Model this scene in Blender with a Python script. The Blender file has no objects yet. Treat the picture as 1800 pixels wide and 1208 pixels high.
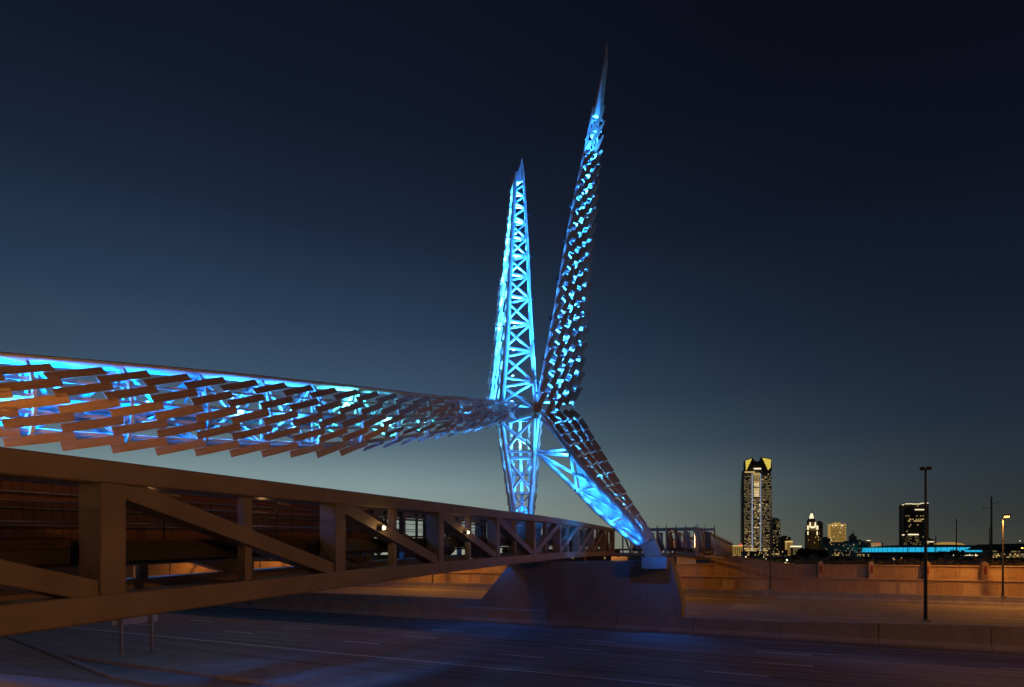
import bpy, bmesh, math, random
from mathutils import Vector, Matrix
random.seed(7)
R = math.radians
scene = bpy.context.scene
col = scene.collection

# ------------------------------------------------------------------ camera
HC = 6.2                       # eye height above the highway
F, CX, HY = 950.0, 900.0, 975.0   # lens in photo pixels, centre column, horizon row
cam_d = bpy.data.cameras.new('camera'); cam = bpy.data.objects.new('camera', cam_d); col.objects.link(cam)
cam.location = (0, 0, HC); cam.rotation_euler = (R(90), 0, 0)
cam_d.sensor_width = 36.0; cam_d.lens = F / 1800 * 36.0
cam_d.shift_x = 0.0; cam_d.shift_y = (HY - 604.0) / 1800.0
cam_d.clip_start = 0.1; cam_d.clip_end = 20000
scene.camera = cam

# ------------------------------------------------------------------ dusk sky
world = bpy.data.worlds.new('World'); scene.world = world; world.use_nodes = True
wn, wl = world.node_tree.nodes, world.node_tree.links
wn.clear()
def wnode(t, **k):
    n = wn.new(t)
    for a, v in k.items(): setattr(n, a, v)
    return n
out = wnode('ShaderNodeOutputWorld'); bg = wnode('ShaderNodeBackground')
tc = wnode('ShaderNodeTexCoord')
sep = wnode('ShaderNodeSeparateXYZ'); wl.new(tc.outputs['Generated'], sep.inputs[0])
def srgb(r, g, b):
    f = lambda c: (c / 255 / 12.92) if c / 255 <= 0.04045 else ((c / 255 + 0.055) / 1.055) ** 2.4
    return (f(r), f(g), f(b), 1.0)
def ramp(stops):
    n = wnode('ShaderNodeValToRGB'); cr = n.color_ramp; cr.interpolation = 'EASE' if False else 'LINEAR'
    while len(cr.elements) > 1: cr.elements.remove(cr.elements[-1])
    cr.elements[0].position = stops[0][0]; cr.elements[0].color = stops[0][1]
    for p, c in stops[1:]:
        e = cr.elements.new(p); e.color = c
    return n
S = lambda d: math.sin(R(d))
# twilight arch on the side where the sun went down, and the dark side of the sky, by height above the horizon
glow = ramp([(0.0, srgb(156, 158, 140)), (S(3), srgb(147, 158, 148)), (S(7), srgb(128, 150, 151)), (S(11), srgb(88, 111, 124)),
             (S(16), srgb(60, 82, 104)), (S(22), srgb(42, 62, 86)), (S(30), srgb(27, 39, 59)), (S(38), srgb(18, 25, 41)), (S(50), srgb(12, 16, 30)), (1.0, srgb(9, 11, 22))])
dark = ramp([(0.0, srgb(62, 62, 54)), (S(3), srgb(48, 52, 51)), (S(7), srgb(38, 47, 56)), (S(12), srgb(29, 39, 55)),
             (S(20), srgb(20, 28, 44)), (S(30), srgb(13, 17, 30)), (S(42), srgb(10, 12, 21)), (1.0, srgb(8, 9, 17))])
wl.new(sep.outputs['Z'], glow.inputs[0]); wl.new(sep.outputs['Z'], dark.inputs[0])
az = wnode('ShaderNodeVectorMath', operation='MULTIPLY'); wl.new(tc.outputs['Generated'], az.inputs[0]); az.inputs[1].default_value = (1, 1, 0)
azn = wnode('ShaderNodeVectorMath', operation='NORMALIZE'); wl.new(az.outputs[0], azn.inputs[0])
dt = wnode('ShaderNodeVectorMath', operation='DOT_PRODUCT'); wl.new(azn.outputs[0], dt.inputs[0])
dt.inputs[1].default_value = (math.sin(R(-22)), math.cos(R(-22)), 0)
mr = wnode('ShaderNodeMapRange', interpolation_type='LINEAR'); wl.new(dt.outputs['Value'], mr.inputs['Value'])
mr.inputs['From Min'].default_value = math.cos(R(76)); mr.inputs['From Max'].default_value = math.cos(R(8))
mx = wnode('ShaderNodeMix', data_type='RGBA'); pw_ = wnode('ShaderNodeMath', operation='POWER'); wl.new(mr.outputs[0], pw_.inputs[0]); pw_.inputs[1].default_value = 2.9; wl.new(pw_.outputs[0], mx.inputs['Factor'])
wl.new(dark.outputs[0], mx.inputs['A']); wl.new(glow.outputs[0], mx.inputs['B'])
wl.new(mx.outputs['Result'], bg.inputs['Color']); bg.inputs['Strength'].default_value = 1.0
wl.new(bg.outputs[0], out.inputs['Surface'])

scene.view_settings.view_transform = 'Standard'; scene.view_settings.look = 'None'
scene.view_settings.exposure = 0.0; scene.view_settings.gamma = 1.0
scene.render.engine = 'CYCLES'
scene.cycles.use_denoising = True
scene.cycles.max_bounces = 5; scene.cycles.diffuse_bounces = 3; scene.cycles.glossy_bounces = 3
scene.cycles.sample_clamp_indirect = 4.0
scene.cycles.use_light_tree = True
scene.cycles.caustics_reflective = False; scene.cycles.caustics_refractive = False

# ------------------------------------------------------------------ materials
def mat(name, color, rough=0.6, metal=0.0, var=0.0, scale=4.0, bump=0.0, stretch=None, emit=None, estr=0.0, fine=0.0, spec=None):
    m = bpy.data.materials.new(name); m.use_nodes = True
    n, l = m.node_tree.nodes, m.node_tree.links
    b = n['Principled BSDF']
    b.inputs['Base Color'].default_value = (*color, 1); b.inputs['Roughness'].default_value = rough; b.inputs['Metallic'].default_value = metal
    if spec is not None: b.inputs['Specular IOR Level'].default_value = spec
    if emit:
        b.inputs['Emission Color'].default_value = (*emit, 1); b.inputs['Emission Strength'].default_value = estr
    if var or bump or fine:
        t = n.new('ShaderNodeTexCoord'); mp = n.new('ShaderNodeMapping'); l.new(t.outputs['Object'], mp.inputs[0])
        if stretch: mp.inputs['Scale'].default_value = stretch
        no = n.new('ShaderNodeTexNoise'); no.inputs['Scale'].default_value = scale; no.inputs['Detail'].default_value = 6; no.inputs['Roughness'].default_value = 0.62
        l.new(mp.outputs[0], no.inputs['Vector'])
        if var:
            r = n.new('ShaderNodeValToRGB')
            r.color_ramp.elements[0].position = 0.3; r.color_ramp.elements[1].position = 0.72
            r.color_ramp.elements[0].color = (*[c * (1 - var) for c in color], 1)
            r.color_ramp.elements[1].color = (*[min(1, c * (1 + var)) for c in color], 1)
            l.new(no.outputs['Fac'], r.inputs[0])
            src = r.outputs[0]
            if fine:
                n2 = n.new('ShaderNodeTexNoise'); n2.inputs['Scale'].default_value = scale * 14; n2.inputs['Detail'].default_value = 3
                l.new(mp.outputs[0], n2.inputs['Vector'])
                mxx = n.new('ShaderNodeMix'); mxx.data_type = 'RGBA'; mxx.blend_type = 'OVERLAY'; mxx.inputs['Factor'].default_value = fine
                l.new(src, mxx.inputs['A']); l.new(n2.outputs['Fac'], mxx.inputs['B']); src = mxx.outputs['Result']
            l.new(src, b.inputs['Base Color'])
        if bump:
            bm = n.new('ShaderNodeBump'); bm.inputs['Strength'].default_value = bump; bm.inputs['Distance'].default_value = 0.03
            l.new(no.outputs['Fac'], bm.inputs['Height']); l.new(bm.outputs[0], b.inputs['Normal'])
    return m

M = {}
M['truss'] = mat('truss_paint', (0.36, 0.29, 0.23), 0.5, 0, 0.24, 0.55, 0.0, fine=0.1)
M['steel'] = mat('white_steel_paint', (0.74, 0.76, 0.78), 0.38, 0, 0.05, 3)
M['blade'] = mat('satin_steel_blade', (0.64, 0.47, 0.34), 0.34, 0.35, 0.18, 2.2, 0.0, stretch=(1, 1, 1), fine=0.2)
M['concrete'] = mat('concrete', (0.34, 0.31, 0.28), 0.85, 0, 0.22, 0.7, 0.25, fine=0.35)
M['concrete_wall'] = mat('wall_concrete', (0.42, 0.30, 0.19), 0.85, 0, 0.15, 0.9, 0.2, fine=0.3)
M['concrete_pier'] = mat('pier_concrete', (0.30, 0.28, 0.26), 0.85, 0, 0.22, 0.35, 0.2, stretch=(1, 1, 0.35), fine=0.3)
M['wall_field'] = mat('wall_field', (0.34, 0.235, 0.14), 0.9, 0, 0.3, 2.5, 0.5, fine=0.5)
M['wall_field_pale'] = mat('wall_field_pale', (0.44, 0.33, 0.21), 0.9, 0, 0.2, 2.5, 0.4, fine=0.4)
M['road'] = mat('road_concrete', (0.22, 0.195, 0.185), 0.85, 0, 0.5, 1.5, 0.15, stretch=(0.03, 1.0, 1.0), fine=0.5)
M['apron'] = mat('apron_concrete', (0.24, 0.22, 0.205), 0.8, 0, 0.3, 0.5, 0.2, fine=0.4)
M['white_line'] = mat('white_line', (0.78, 0.77, 0.74), 0.6, 0, 0.22, 3.0)
M['black_line'] = mat('black_line', (0.03, 0.03, 0.032), 0.6, 0, 0.3, 3.0)
M['earth'] = mat('earth', (0.09, 0.075, 0.05), 0.95, 0, 0.35, 0.4, 0.5, fine=0.4)
M['slope'] = mat('slope_paving', (0.14, 0.12, 0.10), 0.9, 0, 0.4, 0.5, 0.4, fine=0.4)
M['wood'] = mat('cedar_board', (0.20, 0.075, 0.03), 0.6, 0, 0.4, 5.0, 0.1, stretch=(3, 3, 0.25), fine=0.4)
M['dark_steel'] = mat('dark_steel', (0.035, 0.035, 0.04), 0.5, 0.3, 0.1, 3)
M['galv'] = mat('galvanised', (0.32, 0.32, 0.33), 0.4, 0.7, 0.15, 4)
M['alu'] = mat('sign_aluminium', (0.5, 0.5, 0.52), 0.4, 0.7, 0.12, 4)
M['deck'] = mat('deck_plank', (0.07, 0.045, 0.03), 0.75, 0, 0.3, 3, 0.1)
M['panel'] = mat('screen_panel', (0.22, 0.22, 0.23), 0.5, 0, 0.1, 2)
M['redpanel'] = mat('red_panel', (0.22, 0.03, 0.02), 0.6, 0, 0.2, 3)
M['sodium'] = mat('sodium_lens', (1, .6, .2), 0.4, emit=(1.0, 0.42, 0.07), estr=7)
M['warmlens'] = mat('warm_lens', (1, .8, .4), 0.4, emit=(1.0, 0.62, 0.2), estr=2.2)
M['whitelens'] = mat('white_lens', (1, 1, .9), 0.4, emit=(1.0, 0.85, 0.45), estr=3.5)
M['bluelens'] = mat('blue_lens', (.4, .7, 1), 0.4, emit=(0.22, 0.62, 1.0), estr=14)
M['bark'] = mat('bark', (0.05, 0.035, 0.025), 0.9)
M['leaf'] = mat('leaf', (0.045, 0.06, 0.022), 0.7, 0, 0.45, 0.6)
M['leaf2'] = mat('dry_leaf', (0.06, 0.055, 0.022), 0.7, 0, 0.45, 0.6)
M['fac_glass'] = mat('tower_glass', (0.12, 0.125, 0.12), 0.22, 0.0, 0.3, 0.05)
M['fac_dark'] = mat('facade_dark', (0.07, 0.055, 0.045), 0.7, 0, 0.2, 0.05)
M['fac_tan'] = mat('facade_tan', (0.34, 0.27, 0.19), 0.8, 0, 0.2, 0.05)
M['fac_grey'] = mat('facade_grey', (0.22, 0.20, 0.18), 0.8, 0, 0.2, 0.05)
M['mullion'] = mat('mullion', (0.30, 0.28, 0.24), 0.5)
M['win_warm'] = mat('lit_window', (.8, .6, .3), 0.5, emit=(1.0, 0.68, 0.24), estr=0.65)
M['win_dim'] = mat('dim_window', (.5, .4, .2), 0.5, emit=(0.9, 0.66, 0.30), estr=0.26)
M['win_white'] = mat('bright_window', (.9, .9, .8), 0.5, emit=(1.0, 0.84, 0.5), estr=1.2)
M['win_blue'] = mat('cool_light_strip', (.6, .7, .9), 0.5, emit=(0.55, 0.66, 0.95), estr=0.55)
M['crown_yellow'] = mat('crown_glow', (.8, .7, .2), 0.5, emit=(0.92, 0.70, 0.10), estr=0.80)
M['facade_glow'] = mat('self_glowing_stone', (.6, .45, .2), 0.7, emit=(0.85, 0.50, 0.12), estr=0.42)  # floodlighting put into the stone as its own glow
M['arena_band'] = mat('arena_band', (.1, .5, .8), 0.5, emit=(0.015, 0.38, 0.62), estr=1.15)
M['red_glow'] = mat('red_sign', (.6, .05, .05), 0.5, emit=(0.9, 0.08, 0.06), estr=0.7)

# ------------------------------------------------------------------ builders
W = {}                                    # world matrix of everything built
def P(x, y, z):                           # a point seen at photo position x, y from the camera, z metres away
    return Vector(((x - CX) / F * z, z, HC + (HY - y) / F * z))
def pix(p): return CX + F * p.x / p.y, HY - F * (p.z - HC) / p.y
def lerp(a, b, t): return a + (b - a) * t
def interp(tab, x):
    if x <= tab[0][0]: a, b = tab[0], tab[1]
    elif x >= tab[-1][0]: a, b = tab[-2], tab[-1]
    else:
        for a, b in zip(tab, tab[1:]):
            if a[0] <= x <= b[0]: break
    t = (x - a[0]) / (b[0] - a[0])
    return a[1] + (b[1] - a[1]) * t

def obj(name, data, parent=None, mw=None, mname=None):
    o = bpy.data.objects.new(name, data); col.objects.link(o)
    mw = mw or Matrix.Identity(4)
    W[o] = mw
    if parent:
        o.parent = parent
        o.matrix_basis = W[parent].inverted() @ mw
    else: o.matrix_basis = mw
    if mname and data is not None and not data.materials: data.materials.append(M[mname])
    return o
def empty(name, loc, parent=None): 
    o = obj(name, None, parent, Matrix.Translation(Vector(loc))); o.empty_display_size = 0.2; return o
def tag(o, label, cat, group=None):
    o['label'] = label; o['category'] = cat
    if group: o['group'] = group
    return o
def structure(o): o['kind'] = 'structure'; return o
def stuff(o): o['kind'] = 'stuff'; return o

_cache = {}
def cyl_mesh(mname, n=12, taper=1.0):
    k = ('cyl', mname, n, taper)
    if k not in _cache:
        v, f = [], []
        for i in range(n):
            a = 2 * math.pi * i / n
            v.append((math.cos(a), math.sin(a), 0)); v.append((math.cos(a) * taper, math.sin(a) * taper, 1))
        for i in range(n):
            j = (i + 1) % n; f.append((2 * i, 2 * j, 2 * j + 1, 2 * i + 1))
        f.append([2 * i for i in range(n)][::-1]); f.append([2 * i + 1 for i in range(n)])
        m = bpy.data.meshes.new('cyl'); m.from_pydata(v, [], f)
        for p in m.polygons[:n]: p.use_smooth = True
        m.materials.append(M[mname]); _cache[k] = m
    return _cache[k]
def box_mesh(mname):
    k = ('box', mname)
    if k not in _cache:
        m = bpy.data.meshes.new('box'); bm = bmesh.new(); bmesh.ops.create_cube(bm, size=1.0); bm.to_mesh(m); bm.free()
        m.materials.append(M[mname]); _cache[k] = m
    return _cache[k]
def bevel_box(dx, dy, dz, mname, bev=0.02, seg=2):
    m = bpy.data.meshes.new('bbox'); bm = bmesh.new(); bmesh.ops.create_cube(bm, size=1.0)
    for v in bm.verts: v.co = Vector((v.co.x * dx, v.co.y * dy, v.co.z * dz))
    bmesh.ops.bevel(bm, geom=bm.edges[:], offset=bev, segments=seg, affect='EDGES', profile=0.5)
    bm.to_mesh(m); bm.free(); m.materials.append(M[mname]); return m
def frame(a, b, up=Vector((0, 0, 1))):     # local z along a->b, local y near up
    z = (b - a).normalized()
    if abs(z.dot(up)) > 0.999: up = Vector((0, 1, 0))
    x = up.cross(z).normalized(); y = z.cross(x)
    return Matrix((x, y, z)).transposed().to_4x4()
def tube_mw(a, b, r):
    return Matrix.Translation(a) @ frame(a, b) @ Matrix.Diagonal((r, r, (b - a).length, 1))
def tube(name, a, b, r, mname, parent=None, n=12, taper=1.0):
    return obj(name, cyl_mesh(mname, n, taper), parent, tube_mw(a, b, r))
def box(name, c, dims, mname, parent=None, rot=None, bev=0.0, seg=2):
    rot = rot or Matrix.Identity(4)
    if bev: return obj(name, bevel_box(*dims, mname, bev, seg), parent, Matrix.Translation(Vector(c)) @ rot)
    return obj(name, box_mesh(mname), parent, Matrix.Translation(Vector(c)) @ rot @ Matrix.Diagonal((*dims, 1)))
def bar(name, a, b, w, h, mname, parent=None, up=Vector((0, 0, 1)), bev=0.0):
    rot = frame(a, b, up); c = (a + b) / 2; L = (b - a).length
    return box(name, c, (w, h, L), mname, parent, rot, bev)

class MB:                                  # several pieces joined into one mesh
    def __init__(s): s.v, s.f, s.sm = [], [], []
    def add(s, verts, faces, smooth=False):
        o = len(s.v); s.v += [tuple(v) for v in verts]; s.f += [tuple(i + o for i in f) for f in faces]; s.sm += [smooth] * len(faces)
    def box(s, c, dims, rot=None):
        rot = (rot or Matrix.Identity(4)).to_3x3(); c = Vector(c)
        vs = [c + rot @ Vector((dims[0] * x / 2, dims[1] * y / 2, dims[2] * z / 2)) for x in (-1, 1) for y in (-1, 1) for z in (-1, 1)]
        s.add(vs, [(0, 1, 3, 2), (4, 6, 7, 5), (0, 4, 5, 1), (2, 3, 7, 6), (0, 2, 6, 4), (1, 5, 7, 3)])
    def bar(s, a, b, w, h, up=Vector((0, 0, 1))): s.box((a + b) / 2, (w, h, (b - a).length), frame(a, b, up))
    def tube(s, a, b, r, n=8, r2=None):
        rot = frame(a, b).to_3x3(); r2 = r if r2 is None else r2; vs = []
        for i in range(n):
            t = 2 * math.pi * i / n; d = rot @ Vector((math.cos(t), math.sin(t), 0)); vs += [a + d * r, b + d * r2]
        s.add(vs, [(2 * i, 2 * ((i + 1) % n), 2 * ((i + 1) % n) + 1, 2 * i + 1) for i in range(n)], True)
        s.add(vs, [[2 * i for i in range(n)][::-1], [2 * i + 1 for i in range(n)]])
    def build(s, name, mname, parent=None, mw=None):
        m = bpy.data.meshes.new(name); 
        mw = mw or Matrix.Identity(4); inv = mw.inverted()
        m.from_pydata([inv @ Vector(v) for v in s.v], [], s.f); m.materials.append(M[mname])
        m.polygons.foreach_set('use_smooth', s.sm)
        return obj(name, m, parent, mw)
def sweep(name, pts, prof, lat, mname, parent=None, closed_ends=True):
    """a beam of constant section along pts; prof = (sideways, up) corners; lat = unit sideways vector"""
    mb = MB(); n = len(prof); vs = []
    for p in pts:
        for (s_, u_) in prof: vs.append(p + lat * s_ + Vector((0, 0, u_)))
    fs = []
    for i in range(len(pts) - 1):
        for j in range(n):
            k = (j + 1) % n; fs.append((i * n + j, i * n + k, (i + 1) * n + k, (i + 1) * n + j))
    fs += [tuple(range(n))[::-1], tuple((len(pts) - 1) * n + j for j in range(n))]
    mb.add(vs, fs); o = mb.build(name, mname, parent, Matrix.Translation(pts[0]))
    bm = bmesh.new(); bm.from_mesh(o.data); bmesh.ops.recalc_face_normals(bm, faces=bm.faces); bm.to_mesh(o.data); bm.free()
    return o
def chamfer(w, h, c): return [(-w/2+c, -h/2), (w/2-c, -h/2), (w/2, -h/2+c), (w/2, h/2-c), (w/2-c, h/2), (-w/2+c, h/2), (-w/2, h/2-c), (-w/2, -h/2+c)]
def polytube(name, pts, rad, mname, parent=None, n=14):
    mb = MB(); vs = []; 
    if not isinstance(rad, (list, tuple)): rad = [rad] * len(pts)
    ref = None
    for i, p in enumerate(pts):
        d = (pts[min(i + 1, len(pts) - 1)] - pts[max(i - 1, 0)]).normalized()
        if ref is None: ref = d.orthogonal().normalized()
        x = (ref - d * ref.dot(d)).normalized(); ref = x; y = d.cross(x)
        for k in range(n):
            t = 2 * math.pi * k / n; vs.append(p + (x * math.cos(t) + y * math.sin(t)) * rad[i])
    fs = []
    for i in range(len(pts) - 1):
        for k in range(n):
            j = (k + 1) % n; fs.append((i * n + k, i * n + j, (i + 1) * n + j, (i + 1) * n + k))
    mb.add(vs, fs, True); mb.add(vs, [tuple(range(n))[::-1], tuple((len(pts) - 1) * n + k for k in range(n))])
    return mb.build(name, mname, parent, Matrix.Translation(pts[0]))
BLUE_GAIN = 5.0
def up_flood(loc, color, watts, aim=(0, 0, 1), angle=160, parent=None):      # small flood for the frame
    spot_light('flood_glow', loc, Vector(loc) + Vector(aim), color, watts * BLUE_GAIN * 1.25, 179, .12, .10, parent)
def point_light(name, loc, color, watts, radius=0.12, parent=None):
    if name == 'flood_glow': watts *= BLUE_GAIN
    d = bpy.data.lights.new(name, 'POINT'); d.color = color; d.energy = watts; d.shadow_soft_size = radius
    return obj(name, d, parent, Matrix.Translation(Vector(loc)))
def spot_light(name, loc, aim, color, watts, angle=150, blend=0.6, radius=0.15, parent=None):
    d = bpy.data.lights.new(name, 'SPOT'); d.color = color; d.energy = watts; d.shadow_soft_size = radius
    d.spot_size = R(angle); d.spot_blend = blend
    v = (Vector(aim) - Vector(loc)).to_track_quat('-Z', 'Y').to_matrix().to_4x4()
    return obj(name, d, parent, Matrix.Translation(Vector(loc)) @ v)
SODIUM = (1.0, 0.37, 0.055)

# ------------------------------------------------------------------ highway frame of reference
ANG = -24.2
RD = Vector((math.cos(R(ANG)), math.sin(R(ANG)), 0))        # along the highway
RN = Vector((-RD.y, RD.x, 0))                                # away from the camera
ROT_R = Matrix((RD, RN, Vector((0, 0, 1)))).transposed().to_4x4()
def HW(t, o, z=0.0): return RD * t + RN * o + Vector((0, 0, z))
def t_at(x, o):                           # distance along the highway where column x meets offset o
    q = (x - CX) / F; zz = o / (q * RN.x + RN.y); return Vector((q * zz, zz, 0)).dot(RD), zz
def road_sheet(name, t0, t1, o0, o1, z, mname, parent=None, cut=1):
    mb = MB(); vs, fs = [], []
    for i in range(cut + 1):
        t = lerp(t0, t1, i / cut); vs += [HW(t, o0, z), HW(t, o1, z)]
        if i: fs.append((2*i-2, 2*i, 2*i+1, 2*i-1))
    mb.add(vs, fs); return mb.build(name, mname, parent, Matrix.Translation(HW(0, o0, z)) @ ROT_R)

T0, T1 = -420.0, 260.0
# big ground sheets
g = MB(); 
g.add([HW(-6000, 91.6, 4.55), HW(6000, 91.6, 4.55), HW(6000, 9000, 4.55), HW(-6000, 9000, 4.55)], [(0, 1, 2, 3)])
structure(g.build('ground', 'earth'))
structure(road_sheet('sunken_ground', T0, T1, -2, 92, -0.012, 'apron'))
near_road = structure(road_sheet('road', T0, T1, 22.5, 44.3, 0.0, 'road'))
far_road = structure(road_sheet('road', T0, T1, 46.2, 84.2, 0.0, 'road'))
apron = structure(box('pavement', HW((T0 + T1) / 2, 20.55, 0.06), (T1 - T0, 3.85, 0.2), 'apron', None, ROT_R, 0.03))
# painted markings
def solid_line(o, rd, w=0.17): road_sheet('edge_line', T0, T1, o - w / 2, o + w / 2, 0.005, 'white_line', rd)
def marks(o, rd, t0, t1, ph, L=3.1, pitch=12.2):
    t = t0 + ph
    while t < t1:
        road_sheet('lane_mark', t, t + L, o - .085, o + .085, 0.005, 'white_line', rd)
        road_sheet('contrast_mark', t + L + .04, t + 2 * L, o - .085, o + .085, 0.005, 'black_line', rd)
        t += pitch
solid_line(26.5, near_road); solid_line(42.6, near_road, 0.12)
ph = lambda x, o: (t_at(x, o)[0] + 90) % 12.2
marks(30.4, near_road, -90, 45, ph(605, 30.4)); marks(34.2, near_road, -90, 45, ph(1322, 34.2)); marks(37.95, near_road, -90, 45, ph(1328, 37.95))
solid_line(48.6, far_road); solid_line(80.4, far_road)
for o, p_ in ((52.4, 2.0), (56.1, 7.0), (59.8, 4.0), (67, 9.0), (73, 1.0)): marks(o, far_road, -110, 60, p_)

# ------------------------------------------------------------------ median barrier, far barrier, retaining walls
def barrier_piece(parent, t0, t1, o, h0, h1, w=0.62, wt=0.34, mname='concrete', name='barrier_segment'):
    g_ = 0.02; vs = []
    for t, h in ((t0 + g_, h0), (t1 - g_, h1)):
        for (d, z) in ((-w/2, 0), (-w/2, .12), (-wt/2 - .05, .4), (-wt/2, h - .03), (-wt/2 + .03, h), (wt/2 - .03, h), (wt/2, h - .03), (wt/2 + .05, .4), (w/2, .12), (w/2, 0)):
            vs.append(HW(t, o + d, z))
    n = 10; fs = [(i, (i + 1) % n, n + (i + 1) % n, n + i) for i in range(n)] + [tuple(range(n))[::-1], tuple(range(n, 2 * n))]
    mb = MB(); mb.add(vs, fs); return mb.build(name, mname, parent, Matrix.Translation(HW(t0, o, 0)) @ ROT_R)
med = tag(empty('median_barrier', HW(0, 44.9, 0)), 'low concrete barrier between the two roadways, passing in front of the pier', 'barrier')
hmed = [(-60, 1.55), (-30, 1.3), (-15, 1.22), (-3, 1.22), (4, 1.3), (12, 1.6), (30, 1.72)]
t = -120.0; tl = t_at(1545, 44.3)[0]
edges = [tl + 6.1 * i for i in range(-22, 10)]
for a, b in zip(edges, edges[1:]):
    barrier_piece(med, a, b, 45.0, interp(hmed, a), interp(hmed, b), 1.5, 1.1)
back = tag(empty('median_parapet', HW(-30, 46.4, 0)), 'taller concrete parapet behind the median barrier, left of the pier', 'barrier')
tr = t_at(846, 46.2)[0]
for i in range(18): barrier_piece(back, tr - 6.1 * (i + 1), tr - 6.1 * i, 46.05, 1.95, 1.95, 0.5, 0.3)
farb = tag(empty('roadside_barrier', HW(0, 84.6, 0)), 'concrete barrier along the far edge of the highway below the panelled wall', 'barrier')
for i in range(-26, 14): barrier_piece(farb, i * 6.1 + 3, (i + 1) * 6.1 + 3, 84.6, 1.1, 1.1, 0.7, 0.4)

def wall_top(t):          # the upper wall climbs towards the bridge
    return interp([(-6, 5.75), (-1.5, 5.7), (4.5, 4.62), (60, 4.6)], t)
def panel_wall(name, label, o, z0, ztop, tstart, tend, pw, coping):
    w = tag(empty(name, HW(0, o, 0)), label, 'wall')
    body = MB(); t = tstart; ts = []
    while t < tend: ts.append(t); t += pw
    for a in ts:
        b = a + pw; za, zb = ztop(a), ztop(b)
        vs = [HW(a, o, z0), HW(b, o, z0), HW(b, o, zb), HW(a, o, za), HW(a, o + .5, z0), HW(b, o + .5, z0), HW(b, o + .5, zb), HW(a, o + .5, za)]
        body.add(vs, [(0, 1, 2, 3), (5, 4, 7, 6), (3, 2, 6, 7)])
    body.build('wall_body', 'concrete_wall', w, Matrix.Translation(HW(0, o, 0)) @ ROT_R)
    for i, a in enumerate(ts):
        if a > 62 or a < -70: continue
        b = a + pw; m = 0.06; e = .065 + random.random() * .02
        za, zb = min(ztop(a), ztop(b)) - .22, min(ztop(a), ztop(b)) - .22
        # raised frame with a sunk field
        mb = MB(); zz = z0 + .12
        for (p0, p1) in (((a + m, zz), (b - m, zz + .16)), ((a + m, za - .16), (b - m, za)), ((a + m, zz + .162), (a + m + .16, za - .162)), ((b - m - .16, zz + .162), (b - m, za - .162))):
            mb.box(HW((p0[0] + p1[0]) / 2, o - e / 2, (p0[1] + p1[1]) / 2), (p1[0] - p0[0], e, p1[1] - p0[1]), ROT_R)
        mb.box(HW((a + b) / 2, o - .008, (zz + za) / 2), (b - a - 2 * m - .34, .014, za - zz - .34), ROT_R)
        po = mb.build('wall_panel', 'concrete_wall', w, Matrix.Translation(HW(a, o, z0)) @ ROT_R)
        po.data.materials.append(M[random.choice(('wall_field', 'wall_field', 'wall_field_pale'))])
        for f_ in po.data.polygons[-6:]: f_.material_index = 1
        box('coping', HW((a + b) / 2, o + .1, (ztop(a) + ztop(b)) / 2 + .06), (math.hypot(pw, ztop(b) - ztop(a)) - .02, .75, .14), 'concrete_wall', w,
            ROT_R @ Matrix.Rotation(-math.atan2(ztop(b) - ztop(a), pw), 4, 'Y'))
    return w
low = panel_wall('retaining_wall', 'lower tier of the panelled retaining wall beyond the highway', 90.1, -0.01, lambda t: 2.7, -200, 130, 2.32, True)
structure(road_sheet('ground', T0, T1, 90.3, 91.2, 2.62, 'concrete_wall')); structure(road_sheet('verge', T0, T1, 84.9, 90.3, .02, 'apron'))
upw = panel_wall('retaining_wall', 'upper tier of the panelled retaining wall, below the skyline', 91.0, 2.56, wall_top, -6.4, 130, 2.42, True)
upl = panel_wall('retaining_wall', 'panelled wall seen under the footbridge on the side away from the skyline', 91.0, 2.56, lambda t: 4.6, -200, -6.5, 2.42, True)

# pilasters with a gabled cap and a red inset
pil_l = {1442: 'gabled wall pilaster with red inset nearest the dark bushy tree', 1531: 'gabled wall pilaster with red inset below the thin left end of the arena roof',
         1629: 'gabled wall pilaster hidden behind the tall dark median lamp post', 1730: 'gabled wall pilaster with red inset beside the lit highway lamp'}
for x, lab in pil_l.items():
    tt, zz = t_at(x, 90.7)
    p = tag(empty('wall_pilaster', HW(tt, 90.6, 2.56)), lab, 'pilaster', 'pilasters along the retaining wall')
    mb = MB(); mb.box(HW(tt, 90.62, 3.75), (.6, .7, 2.36), ROT_R); mb.build('shaft', 'concrete_wall', p)
    mb = MB(); vs = [HW(tt + a, 90.62 + d, z) for d in (-.4, .4) for (a, z) in ((-.38, 4.94), (.38, 4.94), (0, 5.3))]
    mb.add(vs, [(0, 1, 2), (5, 4, 3), (0, 3, 4, 1), (1, 4, 5, 2), (2, 5, 3, 0)]); mb.build('gable_cap', 'concrete_wall', p)
    box('inset', HW(tt, 90.255, 4.1), (.3, .05, 1.1), 'redpanel', p, ROT_R)
    tube('downpipe', HW(tt - .5, 90.6, 2.58), HW(tt - .5, 90.6, 4.4), .05, 'dark_steel', p, 8)

# near embankment with its kerb, at the foot of the bridge
emb = MB()
toe = [HW(70, 16.2, 0), HW(-28.5, 16.2, 0.0), P(0, 1117, 41.4), P(-330, 1040, 75)]
for q in toe: q.z = 0.05
topv = [q + Vector((-.6, -1.0, 0)).normalized() * 9 + Vector((0, 0, 2.9)) for q in toe]
far_ = [q + Vector((-30, -40, 0)) for q in topv]
emb.add(toe + topv + far_, [(0, 1, 5, 4), (1, 2, 6, 5), (2, 3, 7, 6), (4, 5, 9, 8), (5, 6, 10, 9), (6, 7, 11, 10)])
structure(emb.build('embankment', 'slope'))
kerb = structure(sweep('kerb', toe, chamfer(.35, .34, .03), RN, 'apron'))

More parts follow.
